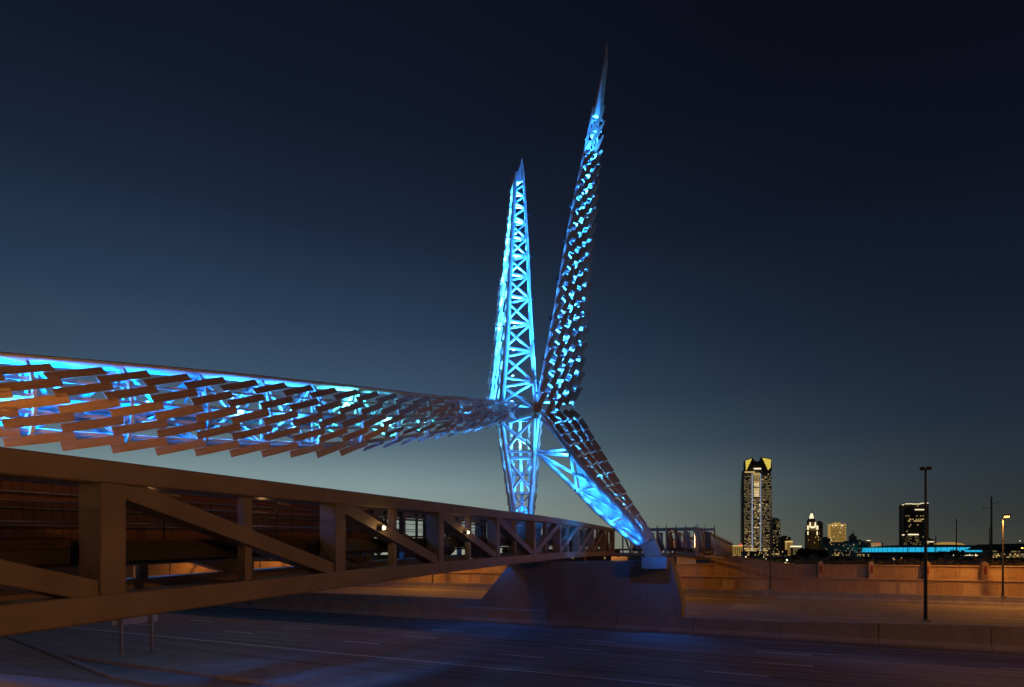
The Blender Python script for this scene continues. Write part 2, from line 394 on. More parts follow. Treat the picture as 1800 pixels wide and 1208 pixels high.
# ------------------------------------------------------------------ footbridge
KZ = 6.774
def kz(k): return KZ * (k + 1.61)
BD = Vector((336.0, 950.0, 0)).normalized()                  # along the bridge
BL = Vector((-BD.y, BD.x, 0))                                # to its left
ZT = [(-1, 1.63), (0, 1.87), (1, 2.10), (2, 2.34), (3, 2.56), (4, 2.80), (5, 2.99), (6, 3.14), (7, 3.25), (8, 3.36), (9, 3.43)]
ZB = [(-1, -1.56), (0, -1.314), (1, -1.08), (2, -.85), (3, -.66), (4, -.50), (5, -.35), (6, -.25), (7, -.184), (8, -.13), (9, -.08)]
def BR(k, lat=0.0, h=0.0):                                   # h measured from eye level
    z = kz(k); return Vector((.3537 * z - 12.12, z, HC + h)) + BL * lat
CT, CB, CW = .46, .53, .70                                   # chord depths and width
BW = 3.85                                                    # between the two trusses
bridge = tag(empty('footbridge', BR(4, BW / 2, -6.2)), 'long tan steel truss footbridge with zigzag diagonals crossing the highway', 'bridge')
ROT_B = Matrix((BD, BL, Vector((0, 0, 1)))).transposed().to_4x4()
ks = [-1 + i * .5 for i in range(21)]
for side, lat in (('near', 0.0), ('far', BW)):
    bev = 0.025 if side == 'near' else 0.012
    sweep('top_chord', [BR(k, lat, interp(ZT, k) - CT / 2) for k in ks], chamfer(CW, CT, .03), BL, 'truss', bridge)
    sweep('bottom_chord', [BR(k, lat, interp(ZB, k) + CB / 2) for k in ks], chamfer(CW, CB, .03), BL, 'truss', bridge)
    for k in range(-1, 10):
        a, b = BR(k, lat, interp(ZB, k) + CB - .01), BR(k, lat, interp(ZT, k) - CT + .01)
        box('post', (a + b) / 2, (.50, CW - .05, (b - a).length), 'truss', bridge, ROT_B, bev)
        if k == 9: break
        m = k + .5
        a, b = BR(m, lat, interp(ZB, m) + CB - .01), BR(m, lat, interp(ZT, m) - CT + .01)
        box('intermediate_post', (a + b) / 2, (.24, .26, (b - a).length), 'truss', bridge, ROT_B, bev / 2)
        lo = lambda q: interp(ZB, q) + CB + .10
        hi = lambda q: interp(ZT, q) - CT - .10
        d0, d1 = .022, .978
        if k < 4 or k == 8: a, b = BR(k + d0, lat, hi(k + d0) + .06), BR(k + d1, lat, lo(k + d1) - .06)
        else: a, b = BR(k + d0, lat, lo(k + d0) - .06), BR(k + d1, lat, hi(k + d1) + .06)
        if k == 8:
            b = BR(8.48, lat, lo(8.48)); 
        up = BL
        o = bar('diagonal', a, b, .42, CW - .16, 'truss', bridge, up, bev)
    # gusset weld lines: thin cover plates at the nodes
def zd(k): return interp(ZB, k) + 1.62                       # top of the walking deck
sweep('deck', [BR(k, BW / 2, zd(k) - .11) for k in ks], chamfer(BW - CW - .06, .2, .02), BL, 'deck', bridge)
for lat in (.46, BW - .46): sweep('deck_edge_beam', [BR(k, lat, zd(k) - .32) for k in ks], chamfer(.16, .34, .02), BL, 'dark_steel', bridge)
for i in range(41):
    k = -1 + i * .25
    a, b = BR(k, .56, zd(k) - .36), BR(k, BW - .56, zd(k) - .36); bar('floor_beam', a, b, .16, .26, 'dark_steel', bridge)
sweep('service_pipe', [BR(k, BW - 1.1, zd(k) - .62) for k in ks], [(math.cos(i * math.pi / 4) * .06, math.sin(i * math.pi / 4) * .06) for i in range(8)], BL, 'galv', bridge)
# cable railing on the near side
for lat, n_ in ((.62, 'near'), (BW - .62, 'far')):
    for h in (.35, .75, 1.12): polytube('rail_cable', [BR(k, lat, zd(k) + h) for k in ks], .016 if h < 1 else .03, 'galv', bridge, 6)
    for i in range(20):
        k = -.75 + i * .5; tube('rail_post', BR(k, lat, zd(k)), BR(k, lat, zd(k) + 1.12), .022, 'dark_steel', bridge, 6)
# wooden screen on the far truss, board by board, with two openings
screen = obj('screen', None, bridge, Matrix.Translation(BR(0, BW - .45, zd(0))))
bh = 1.55
holes = [(653, 745), (783, 857)]
s = 0.0; step = .205; kk = -1.0; L_panel = KZ / BD.y
nb = 0
while kk < 4.02:
    p = BR(kk, BW - .40, zd(kk) - .16); x, y = pix(p)
    if not any(a < x < b for a, b in holes):
        h = bh + .16
        box('board', p + Vector((0, 0, h / 2 + .0)), (step - .012, .025 + random.random() * .008, h), 'wood', screen, ROT_B)
        nb += 1
    kk += step / L_panel
for h in (.1, 1.0): sweep('screen_rail', [BR(k, BW - .44, zd(k) + h) for k in ks[:11]], chamfer(.05, .09, .008), BL, 'wood', screen)
for (x0, x1) in holes:                                       # window frames and wire infill
    mb = MB()
    kk = 0.0
    while kk < 4:
        p = BR(kk, BW - .40, zd(kk)); x, y = pix(p)
        if x0 < x < x1: mb.tube(p, p + Vector((0, 0, bh)), .006, 4)
        kk += .11 / L_panel
    for xx in (x0 + 2, lerp(x0, x1, .27), lerp(x0, x1, .55), lerp(x0, x1, .86), x1):
        kk = min((i * .002 for i in range(2000)), key=lambda q: abs(pix(BR(q, BW - .42, zd(q)))[0] - xx)); p = BR(kk, BW - .43, zd(kk)); bar('window_post', p, p + Vector((0, 0, bh + .1)), .16, .07, 'dark_steel', screen, BL)
    stuff(mb.build('wire_infill', 'galv', screen))
# pale perforated panels in the middle span
for k in range(4, 9):
    for j in range(3):
        a = BR(k + .04 + j * .31, BW - .42, zd(k + .04 + j * .31)); b = BR(k + .04 + j * .31 + .30, BW - .42, zd(k + .34 + j * .31))
        box('infill_panel', (a + b) / 2 + Vector((0, 0, .72)), ((b - a).length, .03, 1.72), 'panel', bridge, ROT_B)
# deck luminaires seen as two bright points
for x, y in ((675, 928), (823, 936)):
    kk = min((i * .002 for i in range(2500)), key=lambda q: abs(pix(BR(q, -.48, 0))[0] - x)); q = BR(kk, -.48, 0); p = P(x, y, q.y)
    lm = obj('wall_lamp', None, bridge, Matrix.Translation(p))
    tube('bracket', p + BL * .25, p + BL * .05, .03, 'dark_steel', lm, 8)
    box('lamp_head', p + BL * .05, (.2, .06, .16), 'dark_steel', lm, ROT_B, .01)
    mb = MB(); mb.tube(p - BL * .05, p + BL * .02, .05, 14, .085); mb.build('lens', 'whitelens', lm)
    point_light('lamp_glow', p - BL * .22, (1, .62, .22), 5, .05, bridge)

for k in (-.75, -.25, .25, .75, 1.3, 2.4, 3.4):            # added fittings under the near top chord, put in to brighten the boards
    p = BR(k, .42, interp(ZT, k) - CT - .06); box('added_deck_light', p, (.5, .08, .06), 'galv', bridge, ROT_B); point_light('lamp_glow', p + BL * .75 - Vector((0, 0, .12)), (1, .5, .16), 6, .1, bridge)
# far dog-leg of the bridge
Q0, Q1, Q2 = BR(9, 0, 0), P(1224, 975, 62.0), P(1287, 975, 97.0)
def far_leg(a, b, h0, h1, za, zb, n, name, label, left, first):
    d = (b - a); d.z = 0; L = d.length; d.normalize(); lat = Vector((-d.y, d.x, 0)) * left
    par = tag(empty(name, a + Vector((0, 0, -6))), label, 'bridge', None)
    rot = Matrix((d, Vector((-d.y, d.x, 0)), Vector((0, 0, 1)))).transposed().to_4x4()
    def pt(t, l, up): q = lerp(a, b, t) + lat * l; q.z = HC + lerp(za, zb, t) + up; return q
    H = lambda t: lerp(h0, h1, t)
    for l in (0.0, 3.6):
        sweep('top_chord', [pt(0, l, H(0) - .12), pt(1, l, H(1) - .12)], chamfer(.3, .28, .02), lat, 'truss', par)
        sweep('bottom_chord', [pt(0, l, .16), pt(1, l, .16)], chamfer(.34, .34, .02), lat, 'truss', par)
        for i in range(n + 1):
            t = i / n
            if (first and l == 0 and i == 0): continue
            bar('post', pt(t, l, .3), pt(t, l, H(t) - .24), .13, .16, 'truss', par, lat)
            if i < n:
                t2 = (i + 1) / n
                bar('diagonal', pt(t, l, H(t) - .26), pt(t + (t2 - t) * .94, l, .32), .13, .22, 'truss', par, lat)
            tube('finial', pt(t, l, H(t) - .01), pt(t, l, H(t) + .36), .05, 'galv', par, 6)
            if i < n and l > 0 and first: 
                q = pt(t + .5 / n, l - .3, H(t) * .5); box('infill_panel', q, (L / n * .55, .04, H(t) * .72), 'panel', par, rot)
    sweep('deck', [pt(0, 1.8, .75), pt(1, 1.8, .75)], chamfer(3.2, .22, .02), lat, 'deck', par)
    for i in range(n * 2):
        t = (i + .5) / (n * 2)
        if not first: box('screen_board', pt(t, 3.2, 1.45), (L / n / 2 - .06, .04, 1.1), 'wood', par, rot)
    return par
far_leg(Q0 + BD * .2 + Vector((.35, 0, 0)), Q1, 3.48, 3.22, -.08, -.1, 9, 'footbridge', 'short crosswise truss span of the footbridge behind the blue leg', 1, True)
far_leg(Q1 + Vector((.25, .1, 0)), Q2, 3.2, 3.1, -.1, -1.15, 14, 'footbridge', 'last truss span of the footbridge receding to the panelled wall', 1, False)
lp = P(1235, 957, 66.5); fl_ = tag(empty('bridge_lamp', lp), 'small white lamp on the last truss span of the footbridge', 'lamp')
tube('stem', lp + Vector((0, 0, -1.0)), lp, .03, 'dark_steel', fl_, 8); mb = MB(); mb.tube(lp + Vector((0, 0, -.09)), lp + Vector((0, 0, .09)), .11, 12, .07); mb.build('globe', 'whitelens', fl_)
point_light('lamp_glow', lp + Vector((-.6, -.5, .2)), (1, .66, .3), 420, .1, fl_)
# supports below the far spans
for q, w_, lab in ((P(1207, 975, 88.6), 3.0, 'plain concrete column under the crosswise end of the footbridge'), (P(1090, 975, 86.0), 2.6, 'plain concrete column under the far end of the main footbridge span')):
    c = tag(box('bridge_column', (q.x, q.y, 2.9), (w_, 1.0, 5.9), 'concrete_pier', None, ROT_R, .06), lab, 'column')

# ------------------------------------------------------------------ pier
def on_plane(x, y, o):
    q = (x - CX) / F; z = o / (q * RN.x + RN.y); return P(x, y, z)
pier = tag(empty('bridge_pier', HW(0, 46.3, 0)), 'massive trapezoid concrete pier under the sculpture in the median', 'pier')
fo, bo = 45.0, 47.7
fl = [on_plane(842, 1082, fo), on_plane(1197, 1100, fo), on_plane(1198.5, 1062, fo), on_plane(1178, 984, fo), on_plane(897, 990, fo), on_plane(846, 1052, fo)]
for q in fl[:2]: q.z = 0
fb = [q + RN * (bo - fo) for q in fl]
mb = MB(); mb.add(fl + fb, [(0, 1, 2, 3, 4, 5), (11, 10, 9, 8, 7, 6)] + [(i, i + 6, (i + 1) % 6 + 6, (i + 1) % 6) for i in range(6)])
o = mb.build('pier_body', 'concrete_pier', pier, Matrix.Translation(HW(0, 46, 0)) @ ROT_R)
bm = bmesh.new(); bm.from_mesh(o.data); bmesh.ops.recalc_face_normals(bm, faces=bm.faces); bmesh.ops.bevel(bm, geom=bm.edges[:], offset=.06, segments=2, affect='EDGES'); bm.to_mesh(o.data); bm.free()
def pedestal(x0, x1, y0, y1, o, d):
    a, b = on_plane(x0, y1, o), on_plane(x1, y0, o); c = (a + b) / 2 + RN * d / 2
    return box('pedestal', c, (abs((b - a).dot(RD)), d, abs(b.z - a.z)), 'concrete_pier', pier, ROT_R, .04)
pedestal(1127, 1171.5, 980, 1000.5, 43.9, 4.4)
pedestal(891, 930, 984, 997.5, 44.3, 4.2)

# ------------------------------------------------------------------ the sculpture
HZ = 46.0
HUB = P(945, 721, HZ)
sculpture = tag(empty('bird_sculpture', HW(0, 46.3, 6.0)), 'blue lit steel sculpture with two tall spires, two legs and a long bladed wing', 'sculpture')
BLUE = (0.0, 0.20, 1.0); CYAN = (0.022, 0.28, 1.0); TEAL = (0.04, 0.48, 0.62)
blade_mesh = None
def blade_data():
    global blade_mesh
    if blade_mesh is None:
        v = []; f = []
        m = bpy.data.meshes.new('blade'); bm = bmesh.new(); bmesh.ops.create_cube(bm, size=1.0)
        bmesh.ops.bevel(bm, geom=[e for e in bm.edges if abs(e.verts[0].co.z - e.verts[1].co.z) > .5], offset=.012, segments=1, affect='EDGES')
        bm.to_mesh(m); bm.free(); m.materials.append(M['blade']); blade_mesh = m
    return blade_mesh
def blade_mw(c, along, across, L, Wd, phi, tilt, th=.016):
    n = along.cross(across).normalized()
    b = (along * math.cos(phi) + across * math.sin(phi)).normalized()
    w = n.cross(b).normalized()
    if tilt:
        rot = Matrix.Rotation(tilt, 3, b); w = rot @ w; n = rot @ n
    mm = Matrix((b, w, n)).transposed().to_4x4()
    return Matrix.Translation(c) @ mm @ Matrix.Diagonal((L, Wd, th, 1))
def curve(tab, zf):        # tab of photo (x, y) keyed by parameter
    def f(s):
        return P(interp([(a, b) for a, b, _ in tab], s), interp([(a, c) for a, _, c in tab], s), zf(s))
    return f
def joined_box(mb, mw):
    mb.add([mw @ Vector((x / 2, y / 2, z / 2)) for x in (-1, 1) for y in (-1, 1) for z in (-1, 1)],
           [(0, 1, 3, 2), (4, 6, 7, 5), (0, 4, 5, 1), (2, 3, 7, 6), (0, 2, 6, 4), (1, 5, 7, 3)])

# ---- wing, reaching out towards the street
wing = obj('wing', None, sculpture, Matrix.Translation(P(905, 725, HZ)))
def wz(x): return HZ * 555.0 / (1500.0 - x)
WTUBE = [(-330, 600), (-100, 617), (0, 625), (133, 636), (290, 649), (420, 661), (560, 676), (640, 685), (700, 692), (760, 699), (830, 704), (905, 711)]
WTOP = [(-330, 621), (-100, 637), (35, 650), (133, 657), (290, 668), (420, 678), (560, 690), (640, 697), (700, 702), (760, 706), (830, 709), (905, 715)]
WBOT = [(-330, 730), (-100, 752), (35, 769), (133, 776), (290, 785), (420, 789), (560, 792), (640, 786), (700, 777), (760, 767), (830, 755), (905, 739)]
WD = Vector((600.0, 950.0, 0)).normalized(); WN = Vector((WD.y, -WD.x, 0))    # along the wing, and its outer side
bulge = [(0, .05), (.25, .35), (.5, .45), (.75, .36), (1, .0)]
def WS(x, t): 
    q = P(x, interp(WTOP, x) * (1 - t) + interp(WBOT, x) * t, wz(x)); return q + WN * interp(bulge, t) * min(1, (905 - x) / 500 + .25)
xs_w = [-330, -100, 0, 133, 290, 420, 560, 640, 700, 760, 830, 905]
def wtop(x): return P(x, interp(WTUBE, x) - 3, wz(x)) - WN * .55 * min(1, (930 - x) / 400)
polytube('main_tube', [wtop(x) for x in xs_w], [.19 if x < 600 else lerp(.19, .10, (x - 600) / 305) for x in xs_w], 'steel', wing)
def wlow(x): return WS(x, .92) - WN * .55 + Vector((0, 0, .05))
polytube('lower_tube', [wlow(x) for x in xs_w], [.18 if x < 600 else .10 for x in xs_w], 'steel', wing)
def wback(x):
    a = P(x, interp(WTUBE, x) * .45 + interp(WBOT, x) * .55, wz(x)); return a - WN * 2.3 * min(1, max(.12, (930 - x) / 420))
polytube('rear_tube', [wback(x) for x in xs_w], [.2 if x < 600 else .10 for x in xs_w], 'steel', wing)
def wcore(x): return WS(x, .42) - WN * 1.0 * min(1, max(.1, (930 - x) / 420))
polytube('spine_tube', [wcore(x) for x in xs_w], [.24 if x < 500 else lerp(.24, .08, (x - 500) / 405) for x in xs_w], 'steel', wing)
X0 = 35.0; u0 = 14.0
def x_of_u(u): return 1500 - 1465 * u0 / u
lat_b = MB(); purl = MB(); brk = MB()
us = [11.2 + .5 * i for i in range(200)]
prev = None; i = 0; u = 10.4
while u < 34.0:
    x = x_of_u(u); x2 = x_of_u(u + 1.9); xm = x_of_u(u + .95)
    T = wtop
    r = .095
    lat_b.tube(T(x), wback(xm), r); lat_b.tube(wback(xm), T(x2), r); lat_b.tube(wlow(x), wback(xm), r); lat_b.tube(wback(xm), wlow(x2), r)
    lat_b.tube(T(x), wcore(xm), .075); lat_b.tube(wcore(xm), T(x2), .075); lat_b.tube(wlow(x), wcore(xm), .075); lat_b.tube(wcore(xm), wlow(x2), .075); lat_b.tube(T(x), wlow(x), .05); lat_b.tube(T(x), wback(x), .05)
    lat_b.tube(wlow(x), wback(x), .05)
    # curved rib carrying the blades
    prevp = T(x)
    for t in (0.0, .25, .5, .75, 1.0):
        q = WS(x, t) - WN * .16; brk.bar(prevp, q, .10, .16, WN); prevp = q
    brk.bar(prevp, wlow(x), .07, .10, WN)
    u += 1.9
for t in (.12, .38, .63, .88):
    pts = [WS(x, t) - WN * .24 for x in range(-200, 900, 50)]
    for a, b in zip(pts, pts[1:]): purl.bar(a, b, .05, .11)
stuff(lat_b.build('lattice', 'steel', wing)); stuff(purl.build('purlins', 'steel', wing)); stuff(brk.build('ribs', 'steel', wing))
u = 9.0 
while u < 35.2:
    for rrow in range(5):
        t = rrow / 4
        uc = u + .09 * rrow; x = x_of_u(uc)
        if x > 897: continue
        thin = x > 752 - 128 * t
        c = WS(x, t); al = (WS(x + 3, t) - WS(x - 3, t)).normalized(); ac = (WS(x, min(1, t + .05)) - WS(x, max(0, t - .05))).normalized()
        ac = (ac - al * ac.dot(al)).normalized()
        hfac = min(1.0, (interp(WBOT, x) - interp(WTOP, x)) * wz(x) / F / 2.6)
        if thin: mw = blade_mw(c, al, -ac, 1.62, .30, R(10), R(27))
        else:
            phi = R(lerp(13, 15.5, max(0, min(1, x / 700))))
            mw = blade_mw(c, al, -ac, 1.88, .315, phi, R(-24 if t == 1 else -3 + 4 * t) + R(random.uniform(-1, 1)))
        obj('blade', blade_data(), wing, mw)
        if x < 700:      # fixing brackets behind each blade end
            for e in (-.36, .36):
                q = mw @ Vector((e, 0, 0)); brk2 = q
    u += 1.0
# tapered arm tying the wing to the hub
mb = MB()
A0 = [P(897, 716, 44.2), P(897, 738, 44.2), P(899, 738, 45.2), P(899, 716, 45.2)]; A1 = [P(942, 716.5, 45.6), P(942, 724.5, 45.6), P(943, 724.5, 46.1), P(943, 716.5, 46.1)]
mb.add(A0 + A1, [(0, 1, 2, 3), (7, 6, 5, 4), (0, 4, 5, 1), (1, 5, 6, 2), (2, 6, 7, 3), (3, 7, 4, 0)]); mb.build('arm', 'blade', wing)
tube('tie', P(899, 708, 45.2), P(941, 716, 46.2), .11, 'steel', wing)
tube('tie', P(893, 743, 45.4), P(940, 730, 46.2), .11, 'steel', wing)

# ---- spire seen from its open side
spire_a = obj('tail_spire', None, sculpture, Matrix.Translation(HUB)); spire_a['label'] = 'spire showing its open lattice side'
za = lambda y: lerp(HZ + .2, 50.5, (721 - y) / 431)
E1 = [(288, 911, 288), (315, 906, 315), (363, 903.5, 363), (412, 901, 412), (493, 896.5, 493), (568, 893, 568), (640, 888, 640), (704, 882, 704), (730, 880, 730)]
E2 = [(288, 918, 288), (326, 920.8, 326), (374, 924.5, 374), (456, 928, 456), (560, 932.7, 560), (642, 937.5, 642), (713, 942, 713), (730, 944, 730)]
a1 = curve(E1, za); a2 = curve(E2, za)
def a3(y):
    q = a1(y); w = max(.15, (y - 285) / 430); return q + Vector((-.95 * w - .25, 2.6 * w + .3, 0))
ysA = [304, 330, 363, 412, 493, 568, 640, 704, 728]
polytube('main_tube', [a1(y) for y in ysA], [lerp(.16, .27, (y - 300) / 430) for y in ysA], 'steel', spire_a)
ysB = [286] + ysA
polytube('main_tube', [a2(y) for y in ysB], [.07] + [lerp(.12, .20, (y - 300) / 430) for y in ysA], 'steel', spire_a)
polytube('main_tube', [a3(y) for y in ysA], [lerp(.10, .16, (y - 300) / 430) for y in ysA], 'steel', spire_a)
nodes = [716, 672, 618, 570, 525, 486, 451, 420, 392, 366, 345, 325]
for i, (y0, y1) in enumerate(zip(nodes, nodes[1:])):
    r = lerp(.135, .075, i / 11); dy = (y0 - y1)
    if i < 8:      # K pair at each node, X between the nodes
        for e in ((a2(y0), a1(y0 - dy * .17)), (a2(y1), a1(y1 + dy * .17)), (a2(y0), a1(y1 + dy * .2)), (a1(y0 - dy * .2), a2(y1))): tube('brace', e[0], e[1], r * .8, 'steel', spire_a, 10)
    else:
        tube('brace', a2(y0), a1(y0 - dy * .45), r, 'steel', spire_a, 10); tube('brace', a1(y0 - dy * .45), a2(y1), r, 'steel', spire_a, 10)
    tube('brace', a2(y0), a3(y0 - dy * .5), r * .7, 'steel', spire_a, 8)
    tube('brace', a1(y0), a3(y0 - dy * .5), r * .7, 'steel', spire_a, 8)
mb = MB(); tip = P(918.3, 277, 50.6)
mb.add([a1(322), a2(318), a3(325), tip], [(0, 1, 3), (1, 2, 3), (2, 0, 3), (0, 2, 1)]); mb.build('tip', 'steel', spire_a)
bl = MB()
y = 712.0
while y > 318:
    for j, t in enumerate((.10, .45, .80, 1.12)):
        yy = y - j * 5
        f_ = lambda yv: lerp(a1(yv), a3(yv), t) + Vector((-.20, -.06, 0)) * min(1, (yv - 270) / 250)
        c = f_(yy); al = (f_(yy - 6) - f_(yy + 6)).normalized(); ac = (a3(yy) - a1(yy)).normalized()
        joined_box(bl, blade_mw(c, al, ac, 1.22, .40 * lerp(.5, 1, (yy - 300) / 400), R(-14), R(-48 + random.uniform(-10, 10))))
    y -= 25.5
stuff(bl.build('blades', 'blade', spire_a))

# ---- spire clad with blades on the side facing the camera
spire_b = obj('tail_spire', None, sculpture, Matrix.Translation(HUB + Vector((.3, 0, 0)))); spire_b['label'] = 'taller spire clad in dark blades'
zb = lambda y: lerp(HZ - .1, 43.0, (721 - y) / 656)
B1 = [(63, 1066, 63), (186, 1045, 186), (216, 1038, 216), (260, 1029.5, 260), (314, 1018, 314), (370, 1006.5, 370), (411, 999, 411), (486, 986, 486), (564, 973, 564), (642, 958, 642), (713, 946, 713)]
B3 = [(63, 1067, 63), (186, 1057, 186), (211, 1059, 211), (249, 1056, 249), (315, 1051, 315), (400, 1044, 400), (456, 1039.5, 456), (531, 1034, 531), (598, 1030, 598), (672, 1022, 672), (715, 1013, 715)]
b1 = curve(B1, zb); b3 = curve(B3, lambda y: zb(y) + .6 * (y - 100) / 600)
def b2(y):
    w = max(.12, (y - 120) / 600); return lerp(b1(y), b3(y), .45) + Vector((.3 * w, 2.6 * w, 0))
ysC = [190, 216, 260, 314, 370, 411, 486, 564, 642, 713]
polytube('main_tube', [b1(y) for y in ysC], [lerp(.09, .20, (y - 190) / 520) for y in ysC], 'steel', spire_b)
polytube('main_tube', [b2(y) for y in ysC], [lerp(.07, .18, (y - 190) / 520) for y in ysC], 'steel', spire_b)
polytube('main_tube', [b3(y) + Vector((-.25, .3, 0)) for y in ysC], [lerp(.06, .14, (y - 190) / 520) for y in ysC], 'steel', spire_b)
lb = MB(); y = 706.0
while y > 200:
    d = 19.0; r = lerp(.045, .085, (y - 200) / 500)
    lb.tube(b1(y), b2(y - d / 2), r); lb.tube(b2(y - d / 2), b1(y - d), r)
    lb.tube(b3(y) + Vector((-.25, .3, 0)), b2(y - d / 2), r); lb.tube(b2(y - d / 2), b3(y - d) + Vector((-.25, .3, 0)), r)
    lb.tube(b1(y), b3(y - d / 2) + Vector((-.25, .3, 0)), r); lb.tube(b3(y - d / 2) + Vector((-.25, .3, 0)), b1(y - d), r)
    prevp = b1(y)
    for t in (.25, .5, .75, 1.0):
        q = lerp(b1(y), b3(y), t) + Vector((.1, -.35, 0)) * math.sin(math.pi * t) * (y - 100) / 600; lb.bar(prevp, q, .10, .14); prevp = q
    y -= d
stuff(lb.build('lattice', 'steel', spire_b))
y = 716.0; row = 0
while y > 222:
    for j in range(5):
        t = .07 + j * .215
        yy = y - j * 9.0 + 14
        if yy > 722: continue
        def f_(yv): 
            g_ = max(.1, (yv - 100) / 600); return lerp(b1(yv), b3(yv), t) + Vector((.15, -.62, 0)) * math.sin(math.pi * min(1, t)) * g_ + Vector((0, -.22, 0))
        c = f_(yy); al = (f_(yy - 6) - f_(yy + 6)).normalized(); ac = lerp(b1(yy), b3(yy), 1) - b1(yy); wd = ac.length / 5; ac = (f_(yy) - f_(yy) + ac).normalized(); ac = (ac - al * ac.dot(al)).normalized()
        mw = blade_mw(c, al, ac, 1.26, max(.17, min(.46, wd * .68)), R(19), R(random.uniform(-3, 3)) + R(lerp(8, -22, t)))
        obj('blade', blade_data(), spire_b, mw)
    y -= 25.8; row += 1
mb = MB(); tip = P(1067.5, 62, 43.0)
tb = [b1(204), b3(204), b2(204)]
mid = [P(1062, 110, 43.1), P(1068.5, 110, 43.1), P(1065, 110, 43.35)]
mb.add(tb + mid + [tip], [(0, 1, 4, 3), (1, 2, 5, 4), (2, 0, 3, 5), (3, 4, 6), (4, 5, 6), (5, 3, 6), (0, 2, 1)]); mb.build('tip', 'blade', spire_b)
mb = MB(); q = [P(1046, 200, 42.7), P(1054, 200, 42.7), P(1059.5, 128, 42.75), P(1052, 165, 42.9)]
mb.add(q + [v + Vector((.0, .12, 0)) for v in q], [(0, 1, 2, 3), (7, 6, 5, 4), (0, 4, 5, 1), (1, 5, 6, 2), (2, 6, 7, 3), (3, 7, 4, 0)]); mb.build('tip_plate', 'steel', spire_b)

# ---- leg that comes down in front of the footbridge
leg_d = obj('leg', None, sculpture, Matrix.Translation(on_plane(1146, 980, 45.4))); leg_d['label'] = 'leg clad in orange lit blades, standing in front of the footbridge'
zl = lambda y: lerp(HZ - .2, 44.3, (y - 721) / 247)
D1 = [(726, 953, 726), (746, 968, 746), (769, 983, 769), (786, 997, 786), (806, 1012, 806), (823, 1026, 823), (855, 1053, 855), (888, 1085, 888), (930, 1119, 930), (964, 1140, 964)]
D3 = [(726, 1008, 726), (741, 1024, 741), (773, 1042, 773), (791, 1053, 791), (827, 1074, 827), (852, 1088, 852), (882, 1106, 882), (915, 1128, 915), (950, 1148, 950), (964, 1153, 964)]
D2 = [(795, 944, 795), (837, 988, 837), (862, 1014, 862), (897, 1047, 897), (933, 1089, 933), (963, 1129, 963)]
d1 = curve(D1, zl); d3 = curve(D3, lambda y: zl(y) + .9 * (964 - y) / 240); d2 = curve(D2, lambda y: zl(y) + 2.3 * (964 - y) / 200 + .1)
ysD = [726, 746, 769, 786, 806, 823, 855, 888, 930, 964]
polytube('main_tube', [d1(y) for y in ysD], [.15, .16, .18, .22, .26, .28, .30, .30, .28, .25], 'steel', leg_d)
ysE = [795, 837, 862, 897, 933, 963]
polytube('main_tube', [d2(y) for y in ysE], [.18, .18, .2, .2, .2, .18], 'steel', leg_d)
polytube('main_tube', [d3(y) + Vector((-.2, .3, 0)) for y in ysD], .12, 'steel', leg_d)
N1, N2 = P(944, 795, 46.6), P(1001, 789, 45.7)
for a, b, r in ((P(951, 735, 46), N2, .17), (N1, N2, .11), (N1, P(1003, 801, 45.6), .15), (P(1003, 800, 45.6), d2(862), .13), (d2(800), d1(858), .14), (d2(862), d1(857), .11), (d2(862), d1(905), .10), (d1(905), d2(918), .09), (d2(918), d1(940), .09)):
    tube('brace', a, b, r, 'steel', leg_d, 10)
# inner web plates between the two lower tubes
def plate(pts, off, name='web_plate', par=leg_d, th=.04):
    n = (pts[1] - pts[0]).cross(pts[2] - pts[0]).normalized()
    if n.y < 0: n = -n
    A = [p + n * off for p in pts]; Bk = [p + n * (off + th) for p in pts]; k = len(pts)
    mb = MB(); mb.add(A + Bk, [tuple(range(k)), tuple(range(k, 2 * k))[::-1]] + [(i, i + k, (i + 1) % k + k, (i + 1) % k) for i in range(k)]); return mb.build(name, 'steel', par)
plate([P(1004, 803, 45.6), d1(826), d1(857), d2(862)], .35)
plate([d2(866), d1(860), d1(905)], .35); plate([d2(868), d1(908), d2(917)], .35); plate([d2(920), d1(910), d1(958)], .3); plate([d2(922), d1(959), d2(957)], .3)
lb = MB(); y = 730.0
while y < 950:
    r = .06
    prevp = d1(y)
    for t in (.3, .65, 1.0):
        q = lerp(d1(y), d3(y), t) + Vector((-.05, -.15, .05)) * math.sin(math.pi * t); lb.bar(prevp, q, .09, .12); prevp = q
    lb.tube(d1(y), d3(min(962, y + 16)) + Vector((-.2, .3, 0)), r); lb.tube(d3(y) + Vector((-.2, .3, 0)), d1(min(962, y + 16)), r)
    y += 16
for a, b in ((HUB, P(977, 724, 46.2)), (P(977, 724, 46.2), P(1010, 729, 46.4)), (P(953, 733, 46), P(985, 735, 46.5)), (P(1000, 726, 46.2), P(1016, 756, 46.2))): lb.tube(a, b, .1)
stuff(lb.build('lattice', 'steel', leg_d))
y = 733.0
while y < 960:
    for j in range(4):
        t = .10 + j * .27
        yy = y - j * 3 + 6
        if yy > 958: continue
        f_ = lambda yv: lerp(d1(yv), d3(yv), t) + Vector((.10, -.42, .06)) * math.sin(math.pi * min(1, .15 + t * .8)) + Vector((.05, -.12, .04))
        c = f_(yy); al = (f_(yy + 5) - f_(yy - 5)).normalized(); ac = d3(yy) - d1(yy); wd = ac.length / 4; ac.normalize(); ac = (ac - al * ac.dot(al)).normalized()
        mw = blade_mw(c, al, ac, 1.0, max(.16, min(.46, wd * .66)), R(5), R(lerp(-4, 22, t)) + R(random.uniform(-2, 2)))
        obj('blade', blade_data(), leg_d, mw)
    y += 18.6
foot_b = on_plane(1146, 982, 45.2)
bar('shoe', P(1138, 952, 44.2), P(1152, 981, 44.4), 1.25, .85, 'blade', leg_d, RN, .03)
